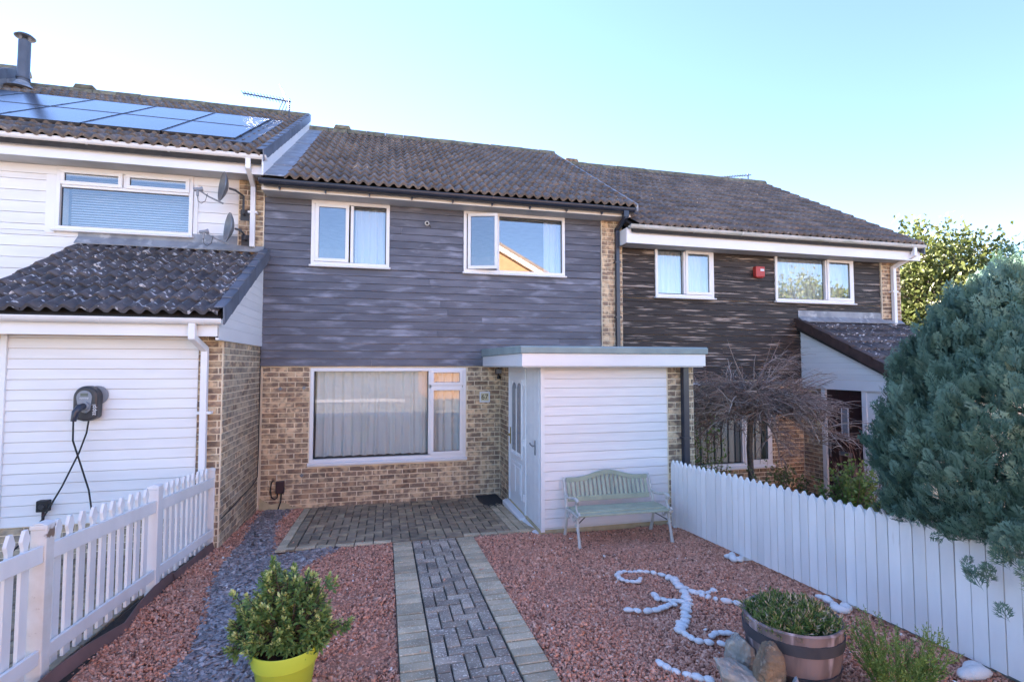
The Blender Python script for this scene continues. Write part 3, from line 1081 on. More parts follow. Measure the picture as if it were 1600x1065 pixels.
# door side (looks to -X)
m = MB()
m.box(1.80, 1.844, -.76, -.70, .14, 2.10); m.box(1.80, 1.844, -1.64, -1.58, .14, 2.10); m.box(1.80, 1.844, -1.58, -.76, 2.03, 2.10)
m.build('door_frame', X['upvc'], porch, bevel=.004)
m = MB()
m.box(1.812, 1.842, -1.578, -.762, .165, 2.028)
door = m.build('door', X['upvc'], house)
def dpanel(y0, y1, z0, z1, mat, proud=.006, name='door_panel', x=1.812):
    a = MB()
    a.box(x - proud, x, y0, y1, z0, z1)
    return a.build(name, mat, door, bevel=.003)
dpanel(-1.44, -.90, .30, .78, X['upvc'], .012)
dpanel(-1.40, -1.20, .36, .72, X['upvc'], .020)
dpanel(-1.14, -.94, .36, .72, X['upvc'], .020)
for a, b in ((-1.42, -1.20), (-1.14, -.92)):
    mm = MB()
    poly = [(a, .92), (b, .92), (b, 1.78)] + [((a + b) / 2 + (b - a) / 2 * math.cos(t), 1.78 + .1 * math.sin(t)) for t in [math.pi * i / 8 for i in range(1, 8)]] + [(a, 1.78)]
    mm.prism(poly, 1.803, 1.811, 'x'); mm.build('door_pane', X['frost'], door)
mm = MB()
for a, b, c, d in ((-1.455, -1.43, .85, 1.93), (-.91, -.885, .85, 1.93), (-1.43, -.91, .85, .875), (-1.43, -.91, 1.905, 1.93), (-1.185, -1.155, .875, 1.8)):
    mm.box(1.796, 1.812, a, b, c, d)
mm.build('door_moulding', X['upvc'], door)
mm = MB(); mm.box(1.798, 1.812, -.835, -.805, .98, 1.22); mm.tube([(1.798, -.82, 1.12), (1.765, -.82, 1.12), (1.758, -.90, 1.115), (1.76, -.935, 1.115)], .010, 8)
mm.build('door_handle', X['gold'], door, smooth=True)
mm = MB()
for z in (.33, 1.05, 1.85): mm.tube([(1.795, -1.595, z), (1.795, -1.595, z + .09)], .011, 8)
mm.build('hinge', X['upvc'], door)
# narrow storage door of vertical boards
store = MB(); store.box(1.822, 1.843, -2.255, -1.642, .16, 2.10)
store = store.build('storage_door', X['upvc'], house)
for i in range(6):
    y0 = -2.21 + i * .095
    mm = MB(); mm.box(1.814, 1.822, y0 + .002, y0 + .093, .20, 2.06); mm.build('door_board', X['whiteboard'], store)
mm = MB(); mm.box(1.803, 1.814, -2.085, -2.062, 1.02, 1.20); mm.tube([(1.806, -2.074, 1.13), (1.775, -2.074, 1.13), (1.768, -2.01, 1.14), (1.77, -1.97, 1.15)], .009, 8)
mm.build('door_handle', X['steel'], store, smooth=True)
m = MB()
m.prism([(1.845, .06), (1.72, .06), (1.72, .125), (1.745, .14), (1.845, .155)], -1.66, -.66, 'y')
m.prism([(1.845, .05), (1.745, .05), (1.745, .11), (1.77, .125), (1.845, .145)], -2.25, -1.665, 'y')
m.build('threshold', X['upvc'], porch, bevel=.004)
# porch roof: white fascia below a grey green felt edge
m = MB(); m.box(1.53, 3.93, -2.50, -.045, 2.115, 2.262); pr = m.build('porch_roof', X['upvc'], house)
m = MB(); m.prism([(-2.525, 2.264), (-.042, 2.264), (-.042, 2.385), (-2.50, 2.352), (-2.53, 2.335)], 1.508, 3.955, 'x'); m.build('roof_felt', X['felt'], pr, bevel=.008)
m = MB(); m.box(1.55, 3.91, -2.48, -.06, 2.098, 2.113); m.build('porch_soffit', X['soffit'], pr)
pipe_square(house, [(3.735, -2.335, 2.10), (3.735, -2.335, .12)], .078, X['navy'], [(3.735, -2.335, 1.2, .11)], name='porch_downpipe')

# ------------------------------------------------------------------ left house
LX0, LX1 = -7.08, -1.760
left = thing('neighbour_house', (-4.4, 0, 0), 'left terraced house with white cladding, solar panels and a tiled front extension', 'house')
LW = (-4.374, -2.709, 3.97, 4.84)
ztl = 4.97
lwall = shell(left, LX0, LX1 - .003, ztl, [LW])
m = MB()
m.box(-2.112, LX1 - .004, -.062, -.001, 3.4, 4.84)
# front extension, brick
m.wall(-6.9, -1.79, -.1, 2.46, -1.75, -1.55, [(-4.9, -3.86, .98, 2.40)])
m.box(-2.05, -1.79, -1.55, -.002, -.1, 2.46)
m.build('pier', X['mortar'], left)
LB = [X['brick_side'], X['brick_side'], X['brick']]
it = brickwork(-1.745, -.012, .0, 2.46, -1.79, 'x+', LB)
it += brickwork(-2.06, -1.795, .0, 2.44, -1.75, 'y-', [X['brick_dark'], X['brick']], phase=1)
it += brickwork(-2.105, LX1 - .01, 3.72, 4.83, -.062, 'y-', X['brick'], phase=1)
it += brickwork(-6.2, -2.06, .0, .45, -1.75, 'y-', X['brick_side'])
it += brickwork(-6.2, -3.86, .45, .97, -1.75, 'y-', X['brick_side'])
emit(lwall, 'brick', it, 300)
# upper white boards with window
boards_y(left, -6.95, -2.113, 2.66, 4.84, .152, -.006, X['whiteboard'], [(LW[0] - .12, LW[1] + .06, LW[2] - .03, LW[3] + .1)], .024, 0)
m = MB()
m.box(LW[0] - .12, LW[0] - .005, -.04, 0, LW[2] - .05, 4.84); m.box(LW[1] + .005, LW[1] + .06, -.04, 0, LW[2] - .05, 4.84)
m.box(-6.0, -2.113, -.05, -.0061, 4.72, 4.838)
m.build('window_trim', X['upvc'], left)
lw = window(left, LW[0], LW[1], LW[2], LW[3], -.062, [(-4.31, -2.765, 4.03, 4.555, None), (-4.31, -3.60, 4.60, 4.785, 0), (-3.535, -2.765, 4.60, 4.785, 0)])
m = MB()
for i in range(22):
    z = 4.04 + i * .036
    m.prism([(.16, z), (.185, z + .024), (.187, z + .024), (.162, z)], -4.3, -2.76, 'x')
tag(m.build('venetian_blind', X['blind']), 'pale horizontal blind behind the upper window of the left house', 'blind')
# extension boards
boards_y(left, -3.81, -2.035, .455, 2.44, .1085, -1.756, X['whiteboard'], (), .022, 0)
m = MB(); m.box(-3.86, -3.81, -1.80, -1.7561, .44, 2.44); m.build('corner_trim', X['upvc'], left)
ew = window(left, -4.9, -3.865, .98, 2.40, -1.79, [(-4.84, -3.92, 1.04, 2.02, None), (-4.84, -3.92, 2.09, 2.34, 0)])
m = MB()
for i in range(34):
    z = 1.05 + i * .038
    m.prism([(-1.60, z), (-1.575, z + .022), (-1.572, z + .022), (-1.597, z)], -4.83, -3.93, 'x')
tag(m.build('venetian_blind', X['blind']), 'slatted blind in the extension window at the left picture edge', 'blind')
m = MB(); m.box(-4.9, -3.86, -1.3, -1.28, .5, 2.46); m.build('interior', X['room'], left)
# extension roof, lean-to
ETAN = .53
EYE, EZE = -2.10, 2.655
m = MB()
m.prism([(EYE + .03, EZE - .012), (-.001, EZE + 2.1 * ETAN - .012), (-.001, EZE + 2.1 * ETAN - .12), (EYE + .03, EZE - .08)], -4.14, -1.755, 'x')
lroof = m.build('extension_roof', X['underlay'], left)
it = tiles(-4.12, -1.755, EYE, EZE, -.06, ETAN, X['tile_low'], .3, .335)
emit(lroof, 'tile', it, 300)
m = MB(); m.prism([(-.14, EZE + 1.96 * ETAN + .075), (-.035, EZE + 2.1 * ETAN + .10), (-.035, EZE + 2.1 * ETAN + .24), (-.046, EZE + 2.1 * ETAN + .24), (-.05, EZE + 2.1 * ETAN + .12), (-.145, EZE + 1.96 * ETAN + .087)], -4.1, -1.755, 'x')
m.build('lead_flashing', X['lead'], lroof)
def verge_units(parent, x0, x1, ye, ze, yr, tan, mat, n, drop=.13, lift=.085, name='verge_unit', side=1):
    ang = math.atan(tan)
    L = (yr - ye) / n
    for i in range(n):
        y0, y1 = ye + i * L - .02, ye + (i + 1) * L
        z0, z1 = ze + (y0 - ye) * tan, ze + (y1 - ye) * tan
        m = MB()
        # L-shaped cap: top strip and outer cheek
        m.prism([(y0, z0 + lift + .012), (y1, z1 + lift - .008), (y1, z1 + lift + .004), (y0, z0 + lift + .024)], x0, x1, 'x')
        xo = x1 if side > 0 else x0
        m.prism([(y0, z0 + lift + .024), (y1, z1 + lift + .004), (y1, z1 + lift - drop), (y0 + .02, z0 + lift - drop)], xo - .008, xo + .008, 'x')
        m.build(name, mat, parent)
verge_units(lroof, -1.785, -1.69, EYE - .02, EZE, -.02, ETAN, X['verge'], 8, drop=.17)
# white gable cladding of the extension (looks to +X)
f_ = lambda y: EZE + (y - EYE) * ETAN - .10
n = 11
for i in range(n):
    z0, z1 = 2.44 + i * .11, 2.44 + (i + 1) * .11
    if i == 0: z0 = 2.42
    ya = lambda z: max(EYE + .05, EYE + (z + .10 - EZE) / ETAN)
    y0, y1 = ya(z0), ya(z1)
    if y0 > -.05: break
    m = MB()
    m.prism([(y0, z0 + .002), (-.004, z0 + .002), (-.004, z1), (min(y1, -.005), z1)], -1.787, -1.761, 'x')
    m.build('gable_board', X['whiteboard'], left)
m = MB(); m.box(-1.789, -1.757, -2.05, -.002, 2.40, 2.53); m.build('gable_fascia', X['upvc'], left)
# extension fascia, gutter, downpipe
m = MB(); m.box(-6.9, -1.765, -2.075, -2.05, 2.435, 2.60); m.box(-6.9, -1.85, -2.05, -1.75, 2.45, 2.462); m.build('fascia', X['upvc'], left)
gutter(left, -6.9, -1.70, -2.135, 2.615, X['upvc'], .058, step=.95)
pipe_square(left, [(-1.985, -2.135, 2.56), (-1.985, -2.135, 2.42), (-1.945, -1.86, 2.30), (-1.945, -1.83, .1)], .066, X['upvc'], [(-1.94, -1.83, 1.6, .14)])
# main roof of the left house
lz = 5.055
mroof = roof_slab(left, LX0 + .05, -1.70, YE + .03, lz - .012, YR, TL)
it = tiles(-7.0, -1.74, YE, lz, YR - .06, TL, X['tile'], .29, .348, skip=lambda x, y: x < -2.42 and .15 < y < 2.25)
emit(mroof, 'tile', it, 300 - 56)
ridge_tiles(mroof, -7.05, -1.70, YR, lz + (YR - YE) * TL + .06, X['moss_ridge'])
verge_units(mroof, -1.775, -1.69, YE - .02, lz, YR, TL, X['verge'], 15, drop=.15)
along_roof(-1.715, -1.692, YE, YR, lz, -.26, .24, X['upvc'], 'barge_board', mroof, tan=TL)
m = MB(); m.box(-6.95, -1.765, -.36, -.001, 4.842, 4.862); m.build('soffit', X['soffit'], left)
m = MB(); m.box(-6.95, -1.72, -.385, -.361, 4.832, 5.03); m.build('fascia', X['upvc'], left)
gutter(left, -6.95, -1.66, -.445, 5.075, X['upvc'], .058, step=.95)
pipe_square(left, [(-1.90, -.445, 5.02), (-1.90, -.445, 4.90), (-1.90, -.13, 4.74), (-1.90, -.13, 3.86)], .066, X['upvc'], [(-1.90, -.13, 4.35, .12)])

# far-left house, only its roof edge shows
far = thing('end_house', (-10.1, 0, 0), 'next house further left, only its stepped roof edge above the solar panels', 'house')
shell(far, -13.1, -7.085, 5.27, [])
fz = 5.36
froof = roof_slab(far, -13.1, -7.02, YE + .03, fz - .012, YR, TL)
emit(froof, 'tile', tiles(-13.0, -7.06, YE, fz, YR - .06, TL, X['tile'], .3, .348), 60)
ridge_tiles(froof, -13.1, -7.0, YR, fz + (YR - YE) * TL + .06, X['moss_ridge'])
verge_units(froof, -7.1, -7.0, YE - .02, fz, YR, TL, X['verge'], 15, drop=.17)
along_roof(-7.03, -7.0, YE, YR, fz, -.26, .24, X['lead'], 'barge_board', froof, tan=TL)

# ------------------------------------------------------------------ right house
RX0, RX1 = 3.999, 10.15
right = thing('neighbour_house', (7.1, 0, -.28), 'right terraced house with peeling black timber cladding and a white gabled entrance', 'house')
RW1 = (4.639, 5.82, 3.345, 4.24)
RW2 = (7.152, 8.979, 3.34, 4.24)
RWG = (4.55, 7.02, .29, 1.82)
ztr = 4.36
rwall = shell(right, RX0, RX1, ztr, [RW1, RW2, RWG], zb=-.6, mid=1.95)
m = MB()
m.box(9.66, 10.14, -.062, -.001, 1.8, 4.2)
m.box(7.755, 7.95, -.46, -.002, -.5, 2.0)
m.box(7.95, 10.1, -2.2, -.002, -.5, 1.7)
m.build('pier', X['mortar'], right)
RB = [X['brick'], X['brick_dark'], X['brick_dark']]
it = brickwork(RX0 + .05, 7.745, -.3, 1.85, 0, 'y-', RB, [(RWG[0] - .01, RWG[1] + .01, RWG[2] - .035, RWG[3] + .1)])
it = [a for a in it if a[1].translation.x > 5.0]
it += brickwork(9.67, 10.135, 2.4, 4.2, -.062, 'y-', [X['brick_dark'], X['brick']], phase=1)
it += brickwork(-.455, -.01, -.3, 1.72, 7.755, 'x-', RB)
emit(rwall, 'brick', it, 300)
boards_y(right, RX0 + .003, 9.655, 1.86, 4.26, .1155, -.012, X['blackboard'], [(RW1[0], RW1[1], RW1[2] - .03, RW1[3] + .2), (RW2[0], RW2[1], RW2[2] - .03, RW2[3] + .2)], .028, .2)
window(right, *RW1, -.062, [(4.705, 5.17, 3.41, 4.175, None), (5.245, 5.75, 3.41, 4.175, 0)])
window(right, *RW2, -.062, [(7.215, 8.27, 3.40, 4.17, None), (8.345, 8.905, 3.40, 4.17, 0)])
window(right, *RWG, -.03, [(4.62, 6.35, .355, 1.76, None), (6.42, 6.95, .355, 1.76, 0)], sillh=.05, gm=X['clearglass'])
curtain(4.66, 5.8, 3.36, 4.22, .14, X['drape'], 'white curtain in the smaller upper window of the right house', 10, .025, 21)
curtain(7.18, 8.95, 3.36, 4.2, .14, X['drape'], 'white pleated curtain in the wider upper window of the right house', 11, .035, 22)
for i in range(16):
    m = MB()
    x = 4.66 + i * .145
    M = Matrix.Translation((x, .12, 0)) @ Matrix.Rotation(R(-38), 4, 'Z')
    m.box(-.044, .044, -.002, .002, .34, 1.78, M)
    o = m.build('blind_slat', X['fabric_blind'])
    if i == 0:
        vb = thing('vertical_blind', (5.75, .12, .34), 'cream vertical blind in the ground floor window behind the bare tree', 'blind')
    attach(o, vb)
# right roof
rz = 4.455
rroof = roof_slab(right, 4.0, 10.2, YE + .03, rz - .012, YR, TAN)
emit(rroof, 'tile', tiles(4.09, 10.22, YE, rz, YR - .06, TAN, X['tile'], .292, .348), 300)
ridge_tiles(rroof, 4.1, 10.22, YR, rz + (YR - YE) * TAN + .06, X['moss_ridge'])
along_roof(10.22, 10.25, YE, YR, rz, -.16, .22, X['verge'], 'verge_strip', rroof)
m = MB(); m.box(4.0, 10.19, -.36, -.001, 4.19, 4.21); m.build('soffit', X['soffit'], right)
m = MB(); m.box(3.94, 10.24, -.40, -.361, 4.185, 4.425); m.box(3.915, 3.94, -.40, -.07, 4.185, 4.44); m.build('fascia', X['upvc'], right)
gutter(right, 3.94, 10.27, -.46, 4.47, X['dirtygutter'], .058, step=.95)
pipe_square(right, [(10.02, -.46, 4.42), (10.02, -.46, 4.28), (9.90, -.12, 4.08), (9.90, -.12, 2.9)], .07, X['upvc'], [(9.90, -.12, 3.6, .14)])
# right extension: gabled side with dark door
VT = .50
vz = lambda y: 2.955 + y * VT
m = MB()
m.prism([(-2.35, vz(-2.35) - .02), (-.001, vz(0) - .02), (-.001, vz(0) - .14), (-2.35, vz(-2.35) - .10)], 7.62, 10.15, 'x')
xroof = m.build('extension_roof', X['underlay'], right)
emit(xroof, 'tile', tiles(7.72, 10.15, -2.35, vz(-2.35) - .01, -.06, VT, X['tile_low'], .3, .335), 60)
verge_units(xroof, 7.60, 7.72, -2.37, vz(-2.35) - .01, -.02, VT, X['brownverge'], 6, drop=.15, side=-1)
m = MB(); m.prism([(-.16, vz(-.16) + .075), (-.03, vz(0) + .09), (-.03, vz(0) + .22), (-.042, vz(0) + .22), (-.045, vz(0) + .105), (-.165, vz(-.16) + .087)], 7.66, 10.1, 'x')
m.build('lead_flashing', X['lead'], xroof)
for i in range(11):
    z0, z1 = 1.87 + i * .10, 1.87 + (i + 1) * .10
    yb = lambda z: max(-2.3, (z + .09 - 2.955) / VT)
    if yb(z0) > -.06: break
    m = MB(); m.prism([(yb(z0), z0 + .002), (-.004, z0 + .002), (-.004, z1), (min(yb(z1), -.006), z1)], 7.705, 7.735, 'x')
    m.build('gable_board', X['whiteboard'], right)
m = MB(); m.box(7.695, 7.735, -2.3, -.004, 1.70, 1.868); m.box(7.735, 7.95, -2.25, -.004, 1.70, 1.72); m.build('gable_fascia', X['upvc'], right)
m = MB(); m.box(7.72, 7.80, -.545, -.46, -.35, 1.70); m.box(7.72, 7.80, -1.36, -1.275, -.35, 1.70); m.box(7.735, 7.79, -2.2, -1.36, -.35, 1.70); m.build('door_frame', X['upvc'], right)
m = MB(); m.box(7.76, 7.80, -1.274, -.546, -.30, 1.70); rdoor = m.build('door', X['mahogany'], right)
m = MB()
for y0, y1, z0, z1 in ((-1.22, -1.0, .55, 1.6), (-.82, -.6, .55, 1.6), (-1.22, -.6, -.2, .4)): m.box(7.752, 7.76, y0, y1, z0, z1)
m.build('door_panel', X['mahogany'], rdoor)
m = MB(); m.box(7.748, 7.76, -.97, -.86, .92, 1.38); m.build('door_pane', X['frost'], rdoor)
m = MB(); ring(m, 0, .14, 0, .49, .015, 0, .02, Matrix.Translation((7.745, -.845, .905)) @ Matrix.Rotation(R(-90), 4, 'Z')); m.build('door_moulding', X['upvc'], rdoor)
m = MB(); m.box(7.742, 7.76, -1.04, -.78, .56, .63); m.build('letter_plate', X['steel'], rdoor)
m = MB(); m.box(7.735, 7.76, -.62, -.59, .5, .75); m.build('door_handle', X['steel'], rdoor)

# ------------------------------------------------------------------ things fixed on the houses
def text(body, size, M, mat, parent, name='lettering', extrude=.001):
    cu = bpy.data.curves.new(name, 'FONT')
    cu.body = body
    cu.size = size
    cu.extrude = extrude
    cu.align_x = 'CENTER'
    cu.align_y = 'CENTER'
    tmp = bpy.data.objects.new('tmp', cu)
    COL.objects.link(tmp)
    dg = bpy.context.evaluated_depsgraph_get()
    me = bpy.data.meshes.new_from_object(tmp.evaluated_get(dg))
    bpy.data.objects.remove(tmp)
    me.materials.clear()
    me.materials.append(mat)
    o = bpy.data.objects.new(name, me)
    link(o, parent, M)
    return o
FY = Matrix.Rotation(R(90), 4, 'X')          # text facing -Y

pq = thing('house_number_plaque', (1.57, -.015, 1.53), 'square ivory number plaque reading 67 on the brick beside the front door', 'number plaque')
m = MB(); m.box(1.495, 1.645, -.022, -.012, 1.54, 1.69); m.build('plate', X['ivory'], pq)
m = MB(); ring(m, 1.485, 1.655, 1.53, 1.70, .022, -.03, -.012); m.build('frame', X['white'], pq, bevel=.003)
text('67', .115, Matrix.Translation((1.57, -.0235, 1.615)) @ FY, X['black'], pq, 'digits')

sl = thing('security_light', (1.79, -.06, 1.9), 'small floodlight with motion sensor on the brick under the porch roof', 'light')
m = MB(); m.box(1.73, 1.85, -.12, -.05, 1.985, 2.07); m.box(1.77, 1.81, -.05, -.009, 2.0, 2.04); m.build('lamp_housing', X['darkmetal'], sl, bevel=.006)
m = MB(); m.box(1.738, 1.842, -.127, -.12, 1.995, 2.06); m.build('lamp_glass', X['frost'], sl)
m = MB(); m.lathe([(.028, 0), (.03, .03), (.018, .06)], (1.79, -.07, 1.905)); m.box(1.78, 1.80, -.07, -.01, 1.955, 1.985); m.build('sensor', X['black'], sl, smooth=True)

cm = thing('wall_camera', (.62, -.05, 4.33), 'small round camera on navy boards between the two upper windows', 'camera')
m = MB(); m.lathe([(.035, 0), (.038, .02), (.03, .05)], (.62, -.09, 4.375), 16, Matrix.Rotation(R(90), 3, 'X').to_4x4() if False else Matrix.Rotation(R(-90), 4, 'X')); m.build('housing', X['castiron'], cm, smooth=True)
m = MB(); m.lathe([(.02, 0), (.02, .01)], (.62, -.095, 4.375), 14, Matrix.Rotation(R(-90), 4, 'X')); m.build('lens', X['black'], cm)
m = MB(); m.tube([(.64, -.05, 4.36), (.67, -.05, 4.35), (.685, -.045, 4.32)], .008); m.build('bracket', X['darkmetal'], cm)

eb = thing('meter_box', (-1.47, -.02, .1), 'small dark brown utility box with looped black cable at the foot of the brick wall', 'utility box')
m = MB(); m.box(-1.526, -1.41, -.075, -.008, .262, .438); m.build('cover', X['brownbox'], eb, bevel=.012)
m = MB(); m.tube([(-1.55, -.02, .46), (-1.59, -.03, .42), (-1.60, -.035, .30), (-1.585, -.035, .21), (-1.54, -.035, .175), (-1.51, -.035, .20), (-1.50, -.035, .262)], .009); m.tube([(-1.45, -.035, .262), (-1.455, -.035, .15), (-1.49, -.04, .03), (-1.50, -.05, -.01)], .009)
m.build('cable', X['black'], eb, smooth=True)
m = MB(); m.lathe([(.03, 0), (.028, .02)], (-1.56, -.008, .46), 12, Matrix.Rotation(R(90), 4, 'X')); m.build('gland', X['brick_dark'], eb)
# pattress plates on the brickwork
for i, (x, z) in enumerate(((-1.50, 1.78), (-1.17, 1.79), (-1.18, .50))):
    m = MB(); M = Matrix.Translation((x, -.012, z)) @ Matrix.Rotation(R(45), 4, 'Y')
    m.box(-.022, .022, -.01, .0, -.022, .022, M); m.box(-.006, .006, -.018, -.01, -.006, .006, M)
    tag(m.build('wall_fixing', X['steel']), ['small diamond metal fixing on the brick, upper left of the window', 'small diamond metal fixing right beside the upper window frame edge', 'small diamond metal fixing below the left window corner'][i], 'wall fixing', 'metal fixings on the brick wall')

ab = thing('alarm_box', (6.77, -.05, 3.77), 'red alarm box between the two upper windows on the black cladding', 'alarm box')
m = MB(); m.box(6.675, 6.87, -.12, -.035, 3.775, 3.97); m.prism([(6.69, 3.775), (6.86, 3.775), (6.84, 3.755), (6.71, 3.755)], -.11, -.04, 'y'); m.build('case', X['red'], ab, bevel=.012)
m = MB(); m.box(6.77, 6.85, -.123, -.119, 3.88, 3.92); m.build('sticker', X['white'], ab)

# wall light and small boxes by the right door
rl = thing('wall_lantern', (7.45, -.05, 1.2), 'small glass wall lamp on the brick left of the dark door', 'light')
m = MB(); m.box(7.42, 7.52, -.12, -.02, 1.28, 1.40); m.build('lamp_glass', X['frost'], rl, bevel=.01)
m = MB(); m.box(7.43, 7.51, -.08, -.009, 1.22, 1.28); m.build('base', X['white'], rl)
db = MB(); db.box(7.73, 7.754, -.40, -.34, 1.02, 1.12); tag(db.build('doorbell', X['ivory'], bevel=.004), 'small cream bell push on the brick return beside the dark door', 'doorbell')
db = MB(); db.box(7.70, 7.72, -.53, -.48, 1.12, 1.24); tag(db.build('door_camera', X['black'], bevel=.004), 'black doorbell camera on the white frame of the dark door', 'door camera')

# satellite dishes
def dish(c, tip, label, arm_wall):
    t = thing('satellite_dish', arm_wall, label, 'satellite dish', 'satellite dishes on the left house')
    c = Vector(c)
    d = (Vector(tip) - c)
    d.z = 0
    d.normalize()
    d = (d + Vector((0, 0, .10))).normalized()
    q = Vector((0, 0, 1)).rotation_difference(d).to_matrix().to_4x4()
    m = MB()
    rr = .215
    prof = [(.001, 0.0)] + [(rr * i / 8, .07 * (i / 8) ** 2) for i in range(1, 9)] + [(rr + .006, .072), (rr + .004, .062)] + [(rr * i / 8, .07 * (i / 8) ** 2 - .008) for i in range(7, 0, -1)] + [(.001, -.008)]
    # slightly taller than wide: scale along the vertical axis of the dish
    sc = Matrix.Diagonal((.92, 1.12, 1, 1))
    m.lathe(prof, c, 32, q @ sc)
    m.build('reflector', X['steel'], t, smooth=True)
    base = c - (Vector((0, 0, 1)) - d * d.z).normalized() * .235 + d * .05
    tipv = Vector(tip)
    m = MB(); m.tube([base - d * .03, base.lerp(tipv, .5) + Vector((0, 0, -.01)), tipv], [.013, .011, .010], 8); m.build('feed_arm', X['grey'], t, smooth=True)
    m = MB(); dd = (c - tipv).normalized()
    m.tube([tipv - dd * .05, tipv - dd * .045, tipv + dd * .02, tipv + dd * .06], [.018, .024, .024, .034], 10); m.tube([tipv + Vector((0, 0, -.0)), tipv + Vector((0, 0, -.09))], [.02, .016], 8)
    m.build('receiver', X['grey'], t, smooth=True)
    m = MB(); m.tube([tipv + Vector((0, 0, -.09)), tipv + Vector((.01, 0, -.16)), tipv + Vector((.05, 0, -.19)), tipv + Vector((.10, .0, -.15)), tipv + Vector((.12, .0, -.05))], .004, 5); m.build('cable', X['black'], t)
    w_ = Vector(arm_wall)
    m = MB(); m.tube([c - d * .02, c - d * .10, Vector((w_.x, w_.y - .10, c.z - .03)), Vector((w_.x, w_.y - .10, w_.z)), w_], .016, 8); m.box(w_.x - .06, w_.x + .06, w_.y - .012, w_.y, w_.z - .08, w_.z + .08)
    m.build('bracket', X['darkmetal'], t, smooth=True)
    return t
dish((-2.17, -.40, 4.60), (-2.49, -.56, 4.50), 'upper satellite dish beside the white downpipe', (-2.02, -.062, 4.32))
dish((-2.09, -.38, 4.04), (-2.41, -.54, 3.93), 'lower satellite dish just above the extension roof', (-2.0, -.062, 3.95))

# aerials
def aerial(base, top, boom0, boom1, label, n=14, refl=True, s=1.0):
    t = thing('tv_aerial', base, label, 'aerial', 'roof aerials')
    base, top, b0, b1 = map(Vector, (base, top, boom0, boom1))
    m = MB(); m.tube([base, top], .016, 8); m.build('mast', X['alu'], t)
    m = MB(); m.tube([b0, b1], .014, 6); m.build('boom', X['alu'], t)
    d = (b1 - b0)
    a = d.cross(Vector((0, 0, 1))).normalized()
    m = MB()
    for i in range(n):
        p = b0 + d * (i / (n - 1)) * .86
        h = .10 + .035 * i / n
        m.tube([p - a * h, p + a * h], .007, 5)
    m.build('element', X['alu'], t)
    if refl:
        m = MB()
        p = b0 + d * .90
        for sgn in (1, -1):
            for k in (-1, 0, 1):
                o = a * .13 * k
                m.tube([p + o, p + o + d.normalized() * -.10 + Vector((0, 0, sgn * .28 * s))], .007, 5)
        m.build('reflector', X['alu'], t)
    return t
aerial((-2.05, 3.3, 7.3), (-2.05, 3.3, 7.80), (-2.98, 3.4, 7.86), (-2.02, 3.3, 7.74), 'tv aerial on the left roof ridge beside the solar panels')
aerial((10.05, 4.2, 6.9), (10.05, 4.2, 7.62), (9.58, 4.9, 7.72), (10.1, 4.13, 7.56), 'small tv aerial at the end of the right roof ridge', 12, False)

# flue on the left roof
fl = thing('stove_flue', (-6.78, 3.30, 7.4), 'tall blue grey stove flue rising from the left roof ridge', 'flue')
m = MB(); m.tube([(-6.78, 3.3, 7.30), (-6.78, 3.3, 8.32)], .095, 20); m.build('pipe', X['flue'], fl, smooth=True)
m = MB(); m.lathe([(.108, 0), (.108, .03)], (-6.78, 3.3, 7.58), 20); m.build('clamp_band', X['flue'], fl)
m = MB(); m.lathe([(.07, 0), (.155, .02), (.165, .035), (.12, .075), (.03, .095)], (-6.78, 3.3, 8.37), 20); m.lathe([(.05, 0), (.05, .08)], (-6.78, 3.3, 8.31), 10); m.build('cowl', X['flue'], fl, smooth=True)
m = MB(); m.lathe([(.26, 0), (.13, .10), (.10, .16)], (-6.78, 3.28, 7.36), 16); m.build('flashing', X['lead'], fl)
# ridge vent terminals
for i, (x, z, lab) in enumerate(((-6.0, lz + 4.3 * TL + .13, 'low ridge vent on the left roof above the solar panels'), (-1.0, 4.755 + 4.3 * TM + .12, 'low ridge vent near the left end of the middle roof'), (4.5, rz + 4.3 * TAN + .12, 'terracotta ridge vent at the left end of the right roof'))):
    m = MB(); m.prism([(x - .19, z - .04), (x + .19, z - .04), (x + .15, z + .04), (x - .15, z + .04)], YR - .09, YR + .09, 'y')
    tag(m.build('ridge_vent', X['brick_dark'] if i == 2 else X['moss_ridge'], bevel=.01), lab, 'vent', 'ridge vents')

# solar panels, two rows
seams = [-2.20, -3.19, -4.18, -5.17, -6.16, -7.0]
rows = [(.06, 1.195), (1.225, 2.40)]
kk = 0
rown = ['lower', 'upper']
coln = ['at the right end', 'second from the right end', 'third from the right end', 'fourth from the right end', 'at the left picture edge']
ang = math.atan(TL)
for r_, (y0, y1) in enumerate(rows):
    for c in range(5):
        x1, x0 = seams[c] - .013, seams[c + 1] + .013
        cx, cy = (x0 + x1) / 2, (y0 + y1) / 2
        z = lz + (cy - YE) * TL + .115
        M = Matrix.Translation((cx, cy, z)) @ Matrix.Rotation(ang, 4, 'X')
        hw, hl = (x1 - x0) / 2, (y1 - y0) / 2 / math.cos(ang)
        t = thing('solar_panel', (cx, cy, z), rown[r_] + ' row solar panel ' + coln[c] + ' of the array', 'solar panel', 'solar panels on the left roof')
        m = MB()
        m.box(-hw, hw, -hl, -hl + .012, -.035, .006, M); m.box(-hw, hw, hl - .012, hl, -.035, .006, M)
        m.box(-hw, -hw + .012, -hl + .012, hl - .012, -.035, .006, M); m.box(hw - .012, hw, -hl + .012, hl - .012, -.035, .006, M)
        m.build('frame', X['pvframe'], t)
        m = MB(); m.box(-hw + .012, hw - .012, -hl + .012, hl - .012, -.01, .003, M); m.build('glass', X['pv'], t)
        m = MB()
        for a in (-.5, .5): m.box(hw - .004, hw + .016, a * hl - .03, a * hl + .03, -.02, .012, M)
        m.build('clamp', X['pvframe'], t)
m = MB()
